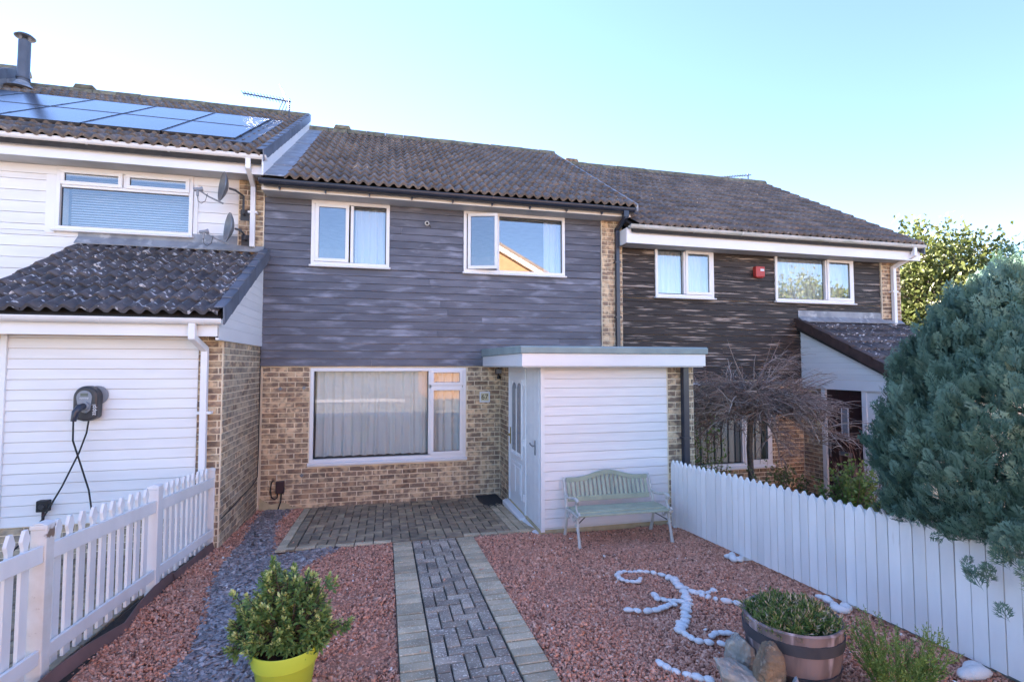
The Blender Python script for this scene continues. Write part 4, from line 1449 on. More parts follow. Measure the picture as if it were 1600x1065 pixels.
for y in (.35, .9, 1.5, 2.05):
    z = lz + (y - YE) * TL + .06
    M = Matrix.Translation((-4.55, y, z)) @ Matrix.Rotation(ang, 4, 'X')
    m.box(-2.4, 2.42, -.02, .02, -.02, .015, M)
tag(m.build('mounting_rail', X['pvframe']), 'dark rails carrying the solar panels on the left roof', 'panel rails')
m = MB()
M = Matrix.Translation((-2.13, 1.2, lz + (1.2 - YE) * TL + .058)) @ Matrix.Rotation(ang, 4, 'X')
m.box(-.20, .16, -1.5, 1.42, -.002, .034, M)
tag(m.build('weather_skirt', X['charcoal']), 'dark flashing sheet along the right side of the solar panels', 'flashing')

# EV charger with cable
ev = thing('car_charger', (-3.03, -1.80, 1.3), 'dark grey car charger with looped cable on the white extension wall', 'car charger')
cx, cz, hw = -3.04, 1.775, .112
poly = [(cx - hw * .98, cz - .20), (cx - hw, cz)] + [(cx + hw * math.cos(t), cz + .012 + hw * 1.08 * math.sin(t)) for t in [math.pi - math.pi * i / 16 for i in range(17)]] + [(cx + hw * .98, cz - .20), (cx + hw * .25, cz - .235), (cx - hw * .15, cz - .235)]
m = MB(); m.prism(poly[::-1], -1.915, -1.79, 'y'); m.build('case', X['charcoal'], ev, bevel=.022)
poly = [(cx - .055, cz - .10)] + [(cx - .005 + .070 * math.cos(t), cz + .015 + .072 * math.sin(t)) for t in [math.pi + .15 - (math.pi + .3) * i / 14 for i in range(15)]] + [(cx + .052, cz - .12), (cx + .02, cz - .15), (cx - .02, cz - .14)]
m = MB(); m.prism(poly[::-1], -1.924, -1.912, 'y'); m.build('face_plate', X['grey'], ev, bevel=.004)
m = MB(); m.box(cx - .036, cx + .028, -1.928, -1.922, cz + .028, cz + .058); m.build('display', X['screen'], ev)
text('myenergi', .022, Matrix.Translation((cx - .004, -1.9255, cz + .008)) @ FY, X['white'], ev)
text('zappi', .056, Matrix.Translation((cx + .084, -1.9165, cz - .115)) @ FY @ Matrix.Rotation(R(90), 4, 'Z'), X['white'], ev)
m = MB(); m.lathe([(.048, 0), (.046, .03)], (cx + .005, -1.92, cz - .075), 20, Matrix.Rotation(R(90), 4, 'X')); m.build('socket_ring', X['grey'], ev, smooth=True)
m = MB(); m.tube([(cx + .0, -1.93, cz - .075), (cx - .005, -2.0, cz - .085), (cx - .022, -2.03, cz - .13), (cx - .04, -2.025, cz - .22)], [.036, .036, .032, .024], 12); m.build('plug', X['navy'], ev, smooth=True)
m = MB()
m.tube([(cx - .04, -2.025, cz - .22), (cx - .055, -1.99, cz - .42), (cx - .025, -1.93, cz - .62), (cx + .06, -1.90, cz - .95), (cx + .12, -1.93, cz - 1.24), (cx + .14, -2.05, cz - 1.50)], .0085, 8)
m.tube([(cx + .015, -1.86, cz - .23), (cx - .0, -1.86, cz - .36), (cx - .05, -1.88, cz - .56), (cx - .18, -1.90, cz - .90), (cx - .33, -1.92, cz - 1.22), (cx - .46, -1.98, cz - 1.42), (cx - .52, -2.1, cz - 1.52)], .0085, 8)
m.build('cable', X['black'], ev, smooth=True)
m = MB(); poly = [(cx + .055 + .10 * math.cos(t), cz + .03 + .10 * math.sin(t)) for t in [2 * math.pi * i / 24 for i in range(24)]]
m.prism(poly[::-1], -1.796, -1.784, 'y'); m.build('back_plate', X['grey'], ev)  # flat grey disc behind the case, offset right and up
so = thing('outdoor_socket', (-3.42, -1.81, .5), 'small black outdoor socket low on the white extension wall', 'socket')
m = MB(); m.box(-3.468, -3.365, -1.85, -1.778, .615, .73); m.build('box', X['black'], so, bevel=.008)
m = MB(); m.lathe([(.03, 0), (.026, .012)], (-3.415, -1.85, .67), 14, Matrix.Rotation(R(90), 4, 'X')); m.build('knob', X['charcoal'], so)
m = MB(); m.tube([(-3.42, -1.81, .615), (-3.42, -1.81, .48)], .014, 8); m.build('conduit', X['brownbox'], so)
# black cable along the extension side wall
m = MB(); m.tube([(-1.773, -1.72, .40), (-1.77, -1.3, .42), (-1.773, -.8, .44), (-1.773, -.3, .46), (-1.773, -.06, .52), (-1.773, -.03, .9), (-1.773, -.03, 1.6), (-1.773, -.03, 2.42)], .007, 6)
tag(m.build('wall_cable', X['black'], smooth=True), 'thin black cable running along the brick side wall into the corner', 'cable')

dm = thing('doormat', (1.60, -.58, .03), 'dark rubber doormat on the patio at the white front door', 'doormat')
M = Matrix.Translation((1.60, -.42, gz(-.42) + .038)) @ Matrix.Rotation(R(3), 4, 'Z')
m = MB(); m.box(-.17, .17, -.36, .36, 0, .008, M); m.build('base', X['mat'], dm)
m = MB()
for i in range(9):
    for j in range(18):
        if (i + j) % 2: m.box(-.15 + i * .034, -.15 + i * .034 + .026, -.34 + j * .038, -.34 + j * .038 + .028, .008, .014, M)
m.build('tread', X['mat'], dm)

# ------------------------------------------------------------------ left picket fence
lf = thing('picket_fence', (-1.93, -3.8, .15), 'low open white picket fence on the left with notched picket tops and posts', 'fence')
fx = lambda y: -1.87 - .045 * (-1.72 - y)
topz = lambda y: .865 + .066 * (-1.72 - y)
botz = lambda y: .305 + .05 * (-1.72 - y)
posts_y = [-1.74, -3.07, -4.47, -5.87, -7.27]
for i, y in enumerate(posts_y):
    x = fx(y)
    h = topz(y) + (.13 if i else .11)
    w_ = .042 if i else .034
    m = MB()
    m.box(x - w_, x + w_, y - w_, y + w_, gz(y) - .06, h - .035)
    m.box(x - w_ - .004, x + w_ + .004, y - w_ - .004, y + w_ + .004, h - .035, h - .006)
    m.prism([(x - w_, h - .006), (x + w_, h - .006), (x, h + .008)], y - w_, y + w_, 'y')
    m.build('post', X['wornpost'] if i == 2 else X['whitefence'], lf, bevel=.005)
# picket profile: pointed head over a notched neck
pw = .036
pick = [(-pw, 0), (pw, 0), (pw, .60), (pw * .55, .635), (pw * .62, .655), (pw, .69), (pw, .70), (pw * .35, .755), (-pw * .35, .755), (-pw, .70), (-pw, .69), (-pw * .62, .655), (-pw * .55, .635), (-pw, .60)]
for a, b in zip(posts_y, posts_y[1:]):
    for zf, hh in ((topz, .10), (botz, .085)):
        m = MB()
        ya, yb = a - .045, b + .045
        xo = lambda y: fx(y) + .010
        vs = []
        for y in (ya, yb):
            for dx in (0, .024):
                for dz in (-hh, 0):
                    vs.append((xo(y) + dx, y, zf(y) + dz))
        m.add(vs, [(0, 1, 3, 2), (4, 6, 7, 5), (0, 4, 5, 1), (2, 3, 7, 6), (1, 5, 7, 3), (0, 2, 6, 4)])
        m.build('rail', X['whitefence'], lf, bevel=.003)
    n = 10
    for i in range(n):
        y = a - .10 + (b - a + .16) * (i + .2) / n
        zb = gz(y) + .06 + random.uniform(-.012, .012)
        sc = (topz(y) + .115 - zb) / .755
        m = MB()
        M = Matrix.Translation((fx(y) - .016, y, zb)) @ Matrix.Rotation(random.uniform(-.012, .012), 4, 'X') @ Matrix.Rotation(random.uniform(-.02, .02), 4, 'Z')
        prof = [(p, q * sc if q < .59 else .755 * sc - (.755 - q)) for p, q in pick]
        m.prism(prof, -.010, .010, 'x', M)
        m.build('picket', X['whitefence'], lf, bevel=.002)
# plastic edging and dark membrane strip
pts = [(-1.80, -1.80), (-1.805, -2.1), (-1.82, -2.42), (-1.85, -2.75)]
pts2 = [(-1.865, -2.72), (-1.855, -3.1), (-1.84, -3.45), (-1.79, -3.8), (-1.85, -4.15), (-1.875, -4.45), (-1.90, -4.9), (-1.93, -5.4), (-1.96, -6.0)]
for pp, lab in ((pts, 'short far strip of brown plastic lawn edging by the house wall'), (pts2, 'long brown plastic lawn edging bowed along the picket fence')):
    m = MB()
    vs, fs = [], []
    for i, (x, y) in enumerate(pp):
        h = .085 + .015 * math.sin(i * 1.7)
        z = gz(y)
        lean = .03
        vs += [(x, y, z - .03), (x - lean, y, z + h), (x - lean - .008, y, z + h), (x - .008, y, z - .03)]
    for i in range(len(pp) - 1):
        for k in range(4): fs.append((i * 4 + k, i * 4 + (k + 1) % 4, i * 4 + 4 + (k + 1) % 4, i * 4 + 4 + k))
    m.add(vs, fs)
    tag(m.build('lawn_edging', X['edging'], smooth=True), lab, 'edging', 'brown lawn edging strips')
    # raised studs in two rows
m = MB()
vs = [(-1.99, -9.2), (-1.79, -9.2), (-1.84, -3.8), (-1.83, -2.4), (-1.815, -1.8), (-1.90, -1.8), (-1.99, -3.8)]
m.add([(x, y, gz(y) + .012) for x, y in vs], [tuple(range(len(vs)))])
tag(m.build('soil_strip', X['soil']), kind='structure')

# ------------------------------------------------------------------ right close-boarded fence
rf = thing('boarded_fence', (3.51, -5.0, .2), 'solid white fence of close pointed boards on the right of the gravel', 'fence')
y = -2.44
i = 0
rx = lambda y: 3.487 + .016 * (-2.44 - y)
rtop = lambda y: .955 + .043 * (-2.44 - y)
bw = .088
bm = {}
def fence_board(h, v):
    key = (round(h, 2), v)
    if key in bm: return bm[key]
    r = random.Random(str(key))
    a = bw / 2 - .0028
    ht = .078
    tp = [(.90, .22), (.72, .45), (.48, .70), (.24, .89)]
    prof = [(-a, 0), (a, 0), (a, h - ht)] + [(a * p, h - ht + ht * q) for p, q in tp] + [(0, h)] + [(-a * p, h - ht + ht * q) for p, q in tp[::-1]] + [(-a, h - ht)]
    m = MB(); m.prism(prof, -.009, .009, 'x')
    me = bpy.data.meshes.new('board')
    me.from_pydata(m.v, [], m.f)
    me.materials.append(X['whitefence'])
    bm[key] = me
    return me
while y > -8.6:
    zb = gz(y) + .045
    me = fence_board(rtop(y) - zb + random.uniform(-.008, .008), random.randint(0, 2))
    o = bpy.data.objects.new('board', me)
    COL.objects.link(o)
    o.matrix_basis = Matrix.Translation((rx(y) + random.uniform(-.002, .002), y, zb)) @ Matrix.Rotation(random.uniform(-.003, .003), 4, 'X') @ Matrix.Rotation(random.uniform(-.02, .02), 4, 'Z')
    attach(o, rf)
    y -= bw
for zf in (.28, .72):
    m = MB()
    m.add([(rx(yy) + dx, yy, gz(yy) + zf + dz) for yy in (-2.40, -8.6) for dx in (.012, .05) for dz in (0, .07)], [(0, 1, 3, 2), (4, 6, 7, 5), (0, 4, 5, 1), (2, 3, 7, 6), (1, 5, 7, 3), (0, 2, 6, 4)])
    m.build('rail', X['whitefence'], rf)
for yy in (-2.42, -3.66, -4.84, -6.1, -7.4):
    m = MB(); m.box(rx(yy) + .012, rx(yy) + .085, yy - .037, yy + .037, gz(yy) - .3, rtop(yy) - .06)
    m.box(rx(yy) - .004, rx(yy) + .02, yy - .03, yy + .03, gz(yy) - .05, gz(yy) + .044)
    m.build('post', X['whitefence'], rf)

# ------------------------------------------------------------------ bench
bz = gz(-2.7)
bn = thing('garden_bench', (2.62, -2.62, bz), 'sage green slatted garden bench with cream cast iron ends against the porch', 'bench')
BX0, BX1 = 2.07, 3.17
brot = Matrix.Translation((2.62, -2.62, bz)) @ Matrix.Rotation(R(-1.2), 4, 'Z') @ Matrix.Translation((-2.62, 2.62, 0)) @ Matrix.Diagonal((1, 1, .86, 1))
# local: y forward negative; seat at z .42, front edge y=-2.86, back y=-2.46
def yb(z): return -2.475 + .115 * (z - .40) / .4        # back plane leans towards the wall
for k, (yy, zz) in enumerate(((-2.86, .408), (-2.785, .422), (-2.71, .424), (-2.635, .420), (-2.56, .413))):
    m = MB(); m.box(BX0 + .005, BX1 - .005, yy - .033, yy + .033, zz - .012, zz + .012, brot); m.build('seat_slat', X['benchgreen'], bn, bevel=.004)
m = MB()
m.prism([(BX0 + .03, .465), (BX1 - .03, .465), (BX1 - .03, .535), (BX0 + .03, .535)], -.012, .012, 'y', brot @ Matrix.Translation((0, yb(.5), 0)))
m.build('lower_rail', X['benchgreen'], bn, bevel=.003)
def arch(x):
    u = (x - 2.62) / .55
    return .715 + .085 * (0.5 + .5 * math.cos(math.pi * max(-1, min(1, u / .72)))) if abs(u) < .72 else .715
xs = np.linspace(BX0 + .03, BX1 - .03, 25)
m = MB()
Mb = brot @ Matrix.Translation((0, yb(.74) - .004, 0))
m.prism([(x, arch(x)) for x in xs] + [(x, arch(x) + .055) for x in xs[::-1]], -.015, .015, 'y', Mb)
m.build('top_rail', X['benchgreen'], bn)
n = 19
for i in range(n):
    x = BX0 + .055 + (BX1 - BX0 - .11) * i / (n - 1)
    z0, z1 = .53, arch(x) + .01
    m = MB()
    v = []
    for z in (z0, z1):
        for dy in (-.006, .006):
            for dx in (-.017, .017): v.append(brot @ Vector((x + dx, yb(z) + dy, z)))
    m.add(v, [(0, 2, 3, 1), (4, 5, 7, 6), (0, 1, 5, 4), (2, 6, 7, 3), (0, 4, 6, 2), (1, 3, 7, 5)])
    m.build('back_slat', X['benchgreen'], bn)
for x in (BX0, BX1):
    T = lambda pts: [brot @ Vector((x, p[0], p[1])) for p in pts]
    fr = MB()
    fr.tube(T([(-2.93, .0), (-2.90, .12), (-2.865, .25), (-2.85, .36), (-2.86, .40)]), [.022, .017, .016, .018, .02], 8)
    fr.tube(T([(-2.42, .0), (-2.46, .12), (-2.49, .25), (-2.50, .36), (-2.48, .45), (-2.43, .60), (-2.39, .72), (-2.37, .775)]), [.022, .017, .016, .018, .017, .015, .014, .010], 8)
    fr.tube(T([(-2.50, .385), (-2.60, .395), (-2.72, .402), (-2.85, .392), (-2.905, .40), (-2.925, .43), (-2.90, .455)]), [.016, .016, .016, .017, .018, .015, .012], 8)
    fr.build('end_frame', X['castiron'], bn, smooth=True)
    ar = MB()
    ar.tube(T([(-2.445, .565), (-2.53, .545), (-2.64, .562), (-2.75, .595), (-2.83, .60), (-2.87, .58), (-2.865, .555), (-2.84, .555)]), [.012, .014, .016, .017, .018, .017, .013, .010], 8)
    ar.tube(T([(-2.83, .59), (-2.80, .54), (-2.82, .48), (-2.87, .43)]), [.012, .010, .010, .012], 8)
    ar.build('arm_rest', X['castiron'], bn, smooth=True)
    sc = MB()
    for (cy, cz_, r_, a0, a1) in ((-2.80, .31, .045, 0, 5.2), (-2.74, .335, .035, 2.5, 7.5), (-2.84, .25, .03, 1.0, 5.5), (-2.56, .33, .04, -2, 3)):
        sc.tube(T([(cy + r_ * math.cos(a0 + (a1 - a0) * k / 10), cz_ + r_ * math.sin(a0 + (a1 - a0) * k / 10)) for k in range(11)]), .008, 6)
    sc.build('scroll', X['castiron'], bn, smooth=True)
m = MB()
m.tube([brot @ Vector((BX0, -2.82, .27)), brot @ Vector((BX0 + .20, -2.72, .402))], .006, 6); m.tube([brot @ Vector((BX1, -2.82, .27)), brot @ Vector((BX1 - .20, -2.72, .402))], .006, 6)
m.build('brace', X['darkmetal'], bn)

# ------------------------------------------------------------------ white pebbles laid as a lizard
def pebble_mesh(seed):
    r = np.random.default_rng(seed)
    V, F = [], []
    nu, nv = 10, 6
    a = r.uniform(.88, 1.12, 8)
    for j in range(nv + 1):
        p = math.pi * j / nv
        for i in range(nu):
            t = 2 * math.pi * i / nu
            k = 1 + .10 * math.sin(t * 2 + a[0] * 9) * math.sin(p) + .08 * math.sin(t * 3 + a[1] * 20) * math.sin(p)
            V.append((k * math.sin(p) * math.cos(t) * 1.18 * a[2], k * math.sin(p) * math.sin(t) * .86 * a[3], math.cos(p) * .58 * a[4]))
    for j in range(nv):
        for i in range(nu):
            F.append((j * nu + i, (j + 1) * nu + i, (j + 1) * nu + (i + 1) % nu, j * nu + (i + 1) % nu))
    me = bpy.data.meshes.new('pebble')
    me.from_pydata(V, [], F)
    me.materials.append(X['pebble'])
    me.polygons.foreach_set('use_smooth', [True] * len(F))
    return me
PM = [pebble_mesh(s) for s in range(7)]
LIZ = dict(
tail=([(2.234, -3.939), (2.191, -3.98), (2.146, -3.969), (2.106, -3.943), (2.08, -3.896), (2.072, -3.844), (2.085, -3.785), (2.133, -3.745), (2.19, -3.72), (2.237, -3.74), (2.285, -3.749), (2.333, -3.755), (2.380, -3.784), (2.432, -3.822), (2.477, -3.889)], .024, 'white pebble in the curled tail of the pebble lizard'),
body=([(2.497, -3.975), (2.522, -4.018), (2.502, -4.074), (2.489, -4.142), (2.470, -4.198), (2.495, -4.232), (2.448, -4.298), (2.437, -4.338), (2.41, -4.373), (2.401, -4.401), (2.389, -4.448), (2.348, -4.477), (2.344, -4.524), (2.308, -4.552), (2.272, -4.589), (2.267, -4.624), (2.219, -4.664), (2.202, -4.712), (2.163, -4.76), (2.141, -4.787), (2.094, -4.823), (2.066, -4.855), (2.031, -4.899)], .028, 'white pebble in the thick body line of the pebble lizard'),
neck=([(2.042, -4.955), (2.052, -5.008), (2.075, -5.062), (2.128, -5.094), (2.20, -5.13), (2.26, -5.15)], .026, 'white pebble in the line from the lizard body to the grey rocks'),
arm_right=([(2.517, -4.329), (2.536, -4.351), (2.575, -4.354), (2.549, -4.401), (2.58, -4.438), (2.628, -4.362), (2.669, -4.349), (2.707, -4.329), (2.614, -4.488), (2.665, -4.554), (2.722, -4.609)], .026, 'white pebble in the lizard leg reaching towards the barrel'),
arm_left=([(2.315, -4.466), (2.278, -4.438), (2.243, -4.415), (2.207, -4.392), (2.167, -4.352), (2.176, -4.297), (2.232, -4.484), (2.189, -4.491), (2.143, -4.516), (2.104, -4.524), (2.042, -4.549), (1.975, -4.549), (1.904, -4.518), (1.845, -4.489)], .026, 'white pebble in the lizard leg pointing to the block path'),
head=([(2.205, -5.021), (2.25, -4.997), (2.296, -5.002), (2.335, -5.017), (2.369, -5.04)], .022, 'white pebble in the short arc above the grey rocks'),
low=([(1.678, -5.25), (1.693, -5.299), (1.719, -5.357), (1.766, -5.405), (1.809, -5.444), (1.86, -5.48)], .024, 'white pebble in the separate line at the bottom picture edge'),
p1=([(3.377, -3.622), (3.435, -3.606), (3.376, -3.701), (3.418, -3.733), (3.455, -3.704)], .036, 'white pebble heaped at the far fence post foot'),
p2=([(3.443, -4.75), (3.407, -4.858), (3.381, -4.924), (3.461, -4.902), (3.444, -4.689)], .036, 'white pebble heaped at the fence post foot behind the barrel'),
p3=([(3.44, -5.80), (3.40, -5.845), (3.345, -5.834)], .045, 'white pebble lying at the fence near the right picture corner'))
for key, (pts, s_, lab) in LIZ.items():
    for i, (x, y) in enumerate(pts):
        o = bpy.data.objects.new('pebble', random.choice(PM))
        s = s_ * 1.22 * random.uniform(.80, 1.2)
        q = pts[min(i + 1, len(pts) - 1)]
        p = pts[max(i - 1, 0)]
        a = math.atan2(q[1] - p[1], q[0] - p[0]) + (R(90) if key == 'body' else 0) + random.uniform(-.4, .4)
        link(o, None, Matrix.Translation((x, y, gz(y) + .020 + s * .36)) @ Matrix.Rotation(random.uniform(-.12, .12), 4, 'X') @ Matrix.Rotation(a, 4, 'Z') @ Matrix.Diagonal((s, s, s, 1)))
        tag(o, lab, 'pebble', {'p1': 'pebbles at the far fence post', 'p2': 'pebbles at the middle fence post', 'p3': 'pebbles at the near fence'}.get(key, 'pebbles of the lizard ' + key.replace('_', ' ')))

# ------------------------------------------------------------------ rocks
def rock(name, c, size, seed, mat, label, rz=0., cuts=9, flat=(1, 1, 1), tilt=0.):
    """ellipsoid clipped by random planes, then slightly noisy"""
    r = np.random.default_rng(seed)
    nu, nv = 64, 40
    P = []
    for j in range(nv + 1):
        p = math.pi * j / nv
        for i in range(nu):
            t = 2 * math.pi * i / nu
            P.append((math.sin(p) * math.cos(t), math.sin(p) * math.sin(t), math.cos(p)))
    P = np.array(P)
    for _ in range(cuts):
        n = r.normal(size=3); n /= np.linalg.norm(n)
        d = r.uniform(.46, .78)
        k = P @ n
        P = P - np.outer(np.clip(k - d, 0, None), n) * .93
    P *= 1 + .03 * np.sin(P @ r.normal(0, 3, 3) + 1)[:, None] + .018 * np.sin(P @ r.normal(0, 6, 3) * 2)[:, None] + .012 * np.sin(P @ r.normal(0, 12, 3))[:, None]
    for fr, am in ((4, .05), (8, .035), (17, .018)):
        for _ in range(4):
            k = r.normal(0, fr, 3)
            P = P * (1 + am * .5 * np.abs(np.sin(P @ k + r.uniform(0, 6)))[:, None])
    P = P * np.array(size)
    M = np.array((Matrix.Rotation(rz, 3, 'Z') @ Matrix.Rotation(tilt, 3, 'Y')))
    P = P @ M.T + np.array(c)
    m = MB()
    m.add([tuple(p) for p in P], [(j * nu + i, (j + 1) * nu + i, (j + 1) * nu + (i + 1) % nu, j * nu + (i + 1) % nu) for j in range(nv) for i in range(nu)])
    return tag(m.build(name, mat, None), label, 'rock')
rock('rock', (2.065, -5.50, .40), (.105, .095, .16), 3, X['rock_grey'], 'tall rounded pale grey rock leaning against the barrel left side', .4, 7)
rock('rock', (1.95, -5.71, .36), (.20, .12, .12), 8, X['rock_grey'], 'large flat grey streaked rock in front of the barrel', -.45, 12, tilt=.3)
rock('rock', (2.035, -5.765, .48), (.085, .07, .125), 17, X['rock_brown'], 'jagged brown rock propped upright against the barrel', .5, 9, tilt=.25)
rock('rock', (2.10, -5.885, .34), (.085, .07, .13), 21, X['rock_slate'], 'pointed blue grey rock at the barrel foot', .2, 16)
rock('rock', (2.29, -5.90, .33), (.085, .07, .115), 25, X['rock_brown'], 'small dark brown rock at the barrel foot beside the feathery shrub', .9, 14)

# ------------------------------------------------------------------ half barrel planter
BC = Vector((2.345, -5.59, gz(-5.59) + .005))
bp = thing('barrel_planter', BC, 'half barrel planter with two black hoops and a weathered pinkish finish', 'planter')
n = 60
def brl(r0, z0, r1, z1, inner=False): pass
prof = [(.205, 0), (.232, .10), (.252, .21), (.262, .30), (.266, .365), (.270, .385), (.262, .395), (.248, .390), (.244, .36), (.236, .25)]
m = MB()
b0 = 0
for (r_, z_) in prof:
    for k in range(n):
        t = 2 * math.pi * k / n
        g = .006 if (k % 4 == 0 and z_ < .37) else 0
        m.v.append((BC.x + (r_ - g) * math.cos(t), BC.y + (r_ - g) * math.sin(t), BC.z + z_))
for i in range(len(prof) - 1):
    for k in range(n):
        m.f.append((i * n + k, i * n + (k + 1) % n, (i + 1) * n + (k + 1) % n, (i + 1) * n + k))
m.build('staves', X['barrel'], bp, smooth=True)
for z0, z1, r0, r1 in ((.10, .155, .2355, .2465), (.275, .335, .2625, .2675)):
    m = MB(); m.lathe([(r0 - .006, z0), (r0 + .003, z0), (r1 + .003, z1), (r1 - .006, z1)], BC, 48, closed=True); m.build('hoop', X['hoop'], bp, smooth=True)
m = MB(); m.lathe([(.001, .335), (.12, .342), (.245, .325)], BC, 32, closed=True); m.build('compost', X['compost'], bp)

# yellow green pot
PC = Vector((-.535, -4.96, gz(-4.96) + .005))
yp = thing('plastic_pot', PC, 'lime yellow plastic pot with a wide rim, standing on the slate', 'plant pot')
m = MB(); m.lathe([(.125, 0), (.135, .01), (.166, .20), (.170, .205), (.178, .21), (.190, .292), (.188, .298), (.180, .296), (.168, .215), (.158, .16)], PC, 48, closed=True); m.build('pot', X['lime'], yp, smooth=True)
m = MB(); m.lathe([(.001, .262), (.09, .265), (.177, .250)], PC, 32, closed=True); m.build('compost', X['compost'], yp)

# ------------------------------------------------------------------ plants
def leaf_tpl(l=1., w=.25, fold=.12, bend=.12):
    """pointed leaf along +Y: 6 verts, 4 quads->2 quads each side"""
    v = np.array([(0, 0, 0), (w * .8, l * .35, fold * w), (w * .7, l * .7, fold * w - bend * .4), (0, l, -bend), (-w * .7, l * .7, fold * w - bend * .4), (-w * .8, l * .35, fold * w), (0, l * .5, -.02)], float)
    f = np.array([(0, 1, 6, 5), (1, 2, 3, 6), (5, 6, 3, 4)])
    return v, f


def tubes_np(paths, radii, name, mat, parent, n=4, tint=None):
    m = MB()
    tl = []
    for i, (p, r) in enumerate(zip(paths, radii)):
        b = len(m.v)
        m.tube(p, r, n, cap=False)
        tl += [tint[i] if tint is not None else 0] * (len(m.v) - b)
    o = m.build(name, mat, parent)
    if tint is not None:
        at = o.data.attributes.new('tint', 'FLOAT', 'POINT')
        at.data.foreach_set('value', np.array(tl, dtype=np.float32))
    return o


# potted pieris-like shrub: tip rosettes on branching stems
def pieris():
    t = thing('potted_shrub', (PC.x, PC.y, PC.z + .26), 'bushy evergreen shrub with pale tipped leaf rosettes in the lime pot', 'shrub')
    r = random.Random(4)
    base = Vector((PC.x, PC.y, PC.z + .26))
    paths, rad, tips = [], [], []
    for i in range(250):
        a = r.uniform(0, 2 * math.pi)
        rr = math.sqrt(r.random())
        # crown: wide dome, a little taller at the left middle
        hx, hy = .30 * rr * math.cos(a), (.24 if math.sin(a) > 0 else .17) * rr * math.sin(a)
        top = .43 * math.sqrt(max(.05, 1 - rr * rr)) + .05
        z = top * r.uniform(.62, 1.0) if r.random() < .7 else top * r.uniform(.34, .6)
        tip = base + Vector((hx - .02, hy, z))
        mid = base + Vector((hx * .45, hy * .45, z * .45))
        paths.append([base + Vector((hx * .1, hy * .1, -.01)), mid, tip]); rad.append([.006, .004, .0025]); tips.append((tip, (tip - mid).normalized()))
    for p in ((-.075, .0, .52), (-.085, .01, .49), (.30, -.02, .14), (.345, -.03, .13), (.37, -.04, .15), (-.29, -.02, .10), (-.26, -.03, .12), (-.30, .05, .33), (.27, .0, .37), (.24, -.05, .42)):
        tip = base + Vector(p); mid = base + Vector((p[0] * .6, p[1] * .6, p[2] * .55))
        paths.append([base, mid, tip]); rad.append([.006, .004, .0025]); tips.append((tip, (tip - mid).normalized()))
    tubes_np(paths, rad, 'stem', X['bark'], t, 5)
    tv, tf = leaf_tpl(1, .27, .25, .15)
    D, T, S_, TI = [], [], [], []
    for tip, d in tips:
        d = (d + Vector((0, 0, .55))).normalized()
        x = d.orthogonal().normalized(); y_ = d.cross(x)
        young = r.random() < .8
        for k in range(26):
            lev = k / 26                                  # 0 = lowest leaves on the shoot, 1 = centre of rosette
            a = k * 2.399 + r.uniform(-.3, .3)
            spread = 1.35 * (1 - lev) + .25
            dirv = (d * math.cos(spread) + (x * math.cos(a) + y_ * math.sin(a)) * math.sin(spread)).normalized()
            D.append(dirv); T.append(tip - d * (.075 * (1 - lev)) + Vector((r.gauss(0, .003), r.gauss(0, .003), 0)))
            S_.append(r.uniform(.036, .052) * (1 - .45 * lev))
            TI.append(min(1, max(0, r.gauss(.34 + (.62 * max(0, lev - .35) / .6 if young else .1 * lev), .12))))
    Ms = frames(np.array([tuple(v) for v in D]), roll=np.array([(0, 0, 1.)] * len(D)) + rng.normal(0, .3, (len(D), 3)), size=np.array(S_))
    inst(tv, tf, Ms, np.array([tuple(v) for v in T]), np.array(TI), 'foliage', X['pieris'], t)
pieris()


def barrel_plant():
    t = thing('heather_plant', (BC.x, BC.y, BC.z + .33), 'low green heather with tan dead tips filling the half barrel', 'plant')
    N = 1700
    a = rng.uniform(0, 2 * math.pi, N); rr = np.sqrt(rng.uniform(0, 1, N)) * .222
    gap = (rr > .15) & (np.abs(((a - 4.55 + math.pi) % (2 * math.pi)) - math.pi) < .35)
    a, rr = a[~gap], rr[~gap]
    N = len(a)
    bx, by = BC.x + rr * np.cos(a), BC.y + rr * np.sin(a)
    hgt = (.125 - .075 * (rr / .245) ** 2) * rng.uniform(.75, 1.2, N) * (1 + .25 * np.sin(bx * 31) * np.sin(by * 27))
    D = np.stack([np.cos(a) * rr * 1.8 + rng.normal(0, .42, N), np.sin(a) * rr * 1.8 + rng.normal(0, .42, N), np.ones(N)], -1)
    D /= np.linalg.norm(D, axis=1)[:, None]
    # each sprig: small needle leaves along its top half
    tv, tf = leaf_tpl(1, .16, .1, .1)
    K = 11
    DD, TT, SS, TI = [], [], [], []
    tipc = np.clip(rng.normal(.42, .2, N) + .5 * (rng.uniform(size=N) < .36), 0, 1)
    for k in range(K):
        f = .35 + .65 * k / (K - 1)
        ang = rng.uniform(0, 2 * math.pi, N)
        P_ = np.cross(D, rng.normal(size=(N, 3))); P_ /= np.linalg.norm(P_, axis=1)[:, None]
        sp = 1.15 * (1 - k / K) + .35
        DD.append(D * math.cos(sp) + P_ * math.sin(sp)); TT.append(np.stack([bx, by, np.full(N, BC.z + .325)], -1) + D * (hgt * f)[:, None])
        SS.append(rng.uniform(.016, .034, N)); TI.append(np.clip(tipc * (.5 + .5 * k / K) + rng.normal(0, .08, N), 0, 1))
    inst(tv, tf, frames(np.concatenate(DD), size=np.concatenate(SS)), np.concatenate(TT), np.concatenate(TI), 'foliage', X['heather'], t)
    paths = [[(bx[i], by[i], BC.z + .325), tuple(np.array([bx[i], by[i], BC.z + .325]) + D[i] * hgt[i])] for i in range(0, N, 3)]
    tubes_np(paths, [[.0022, .0012]] * len(paths), 'stem', X['bark'], t, 3)
barrel_plant()


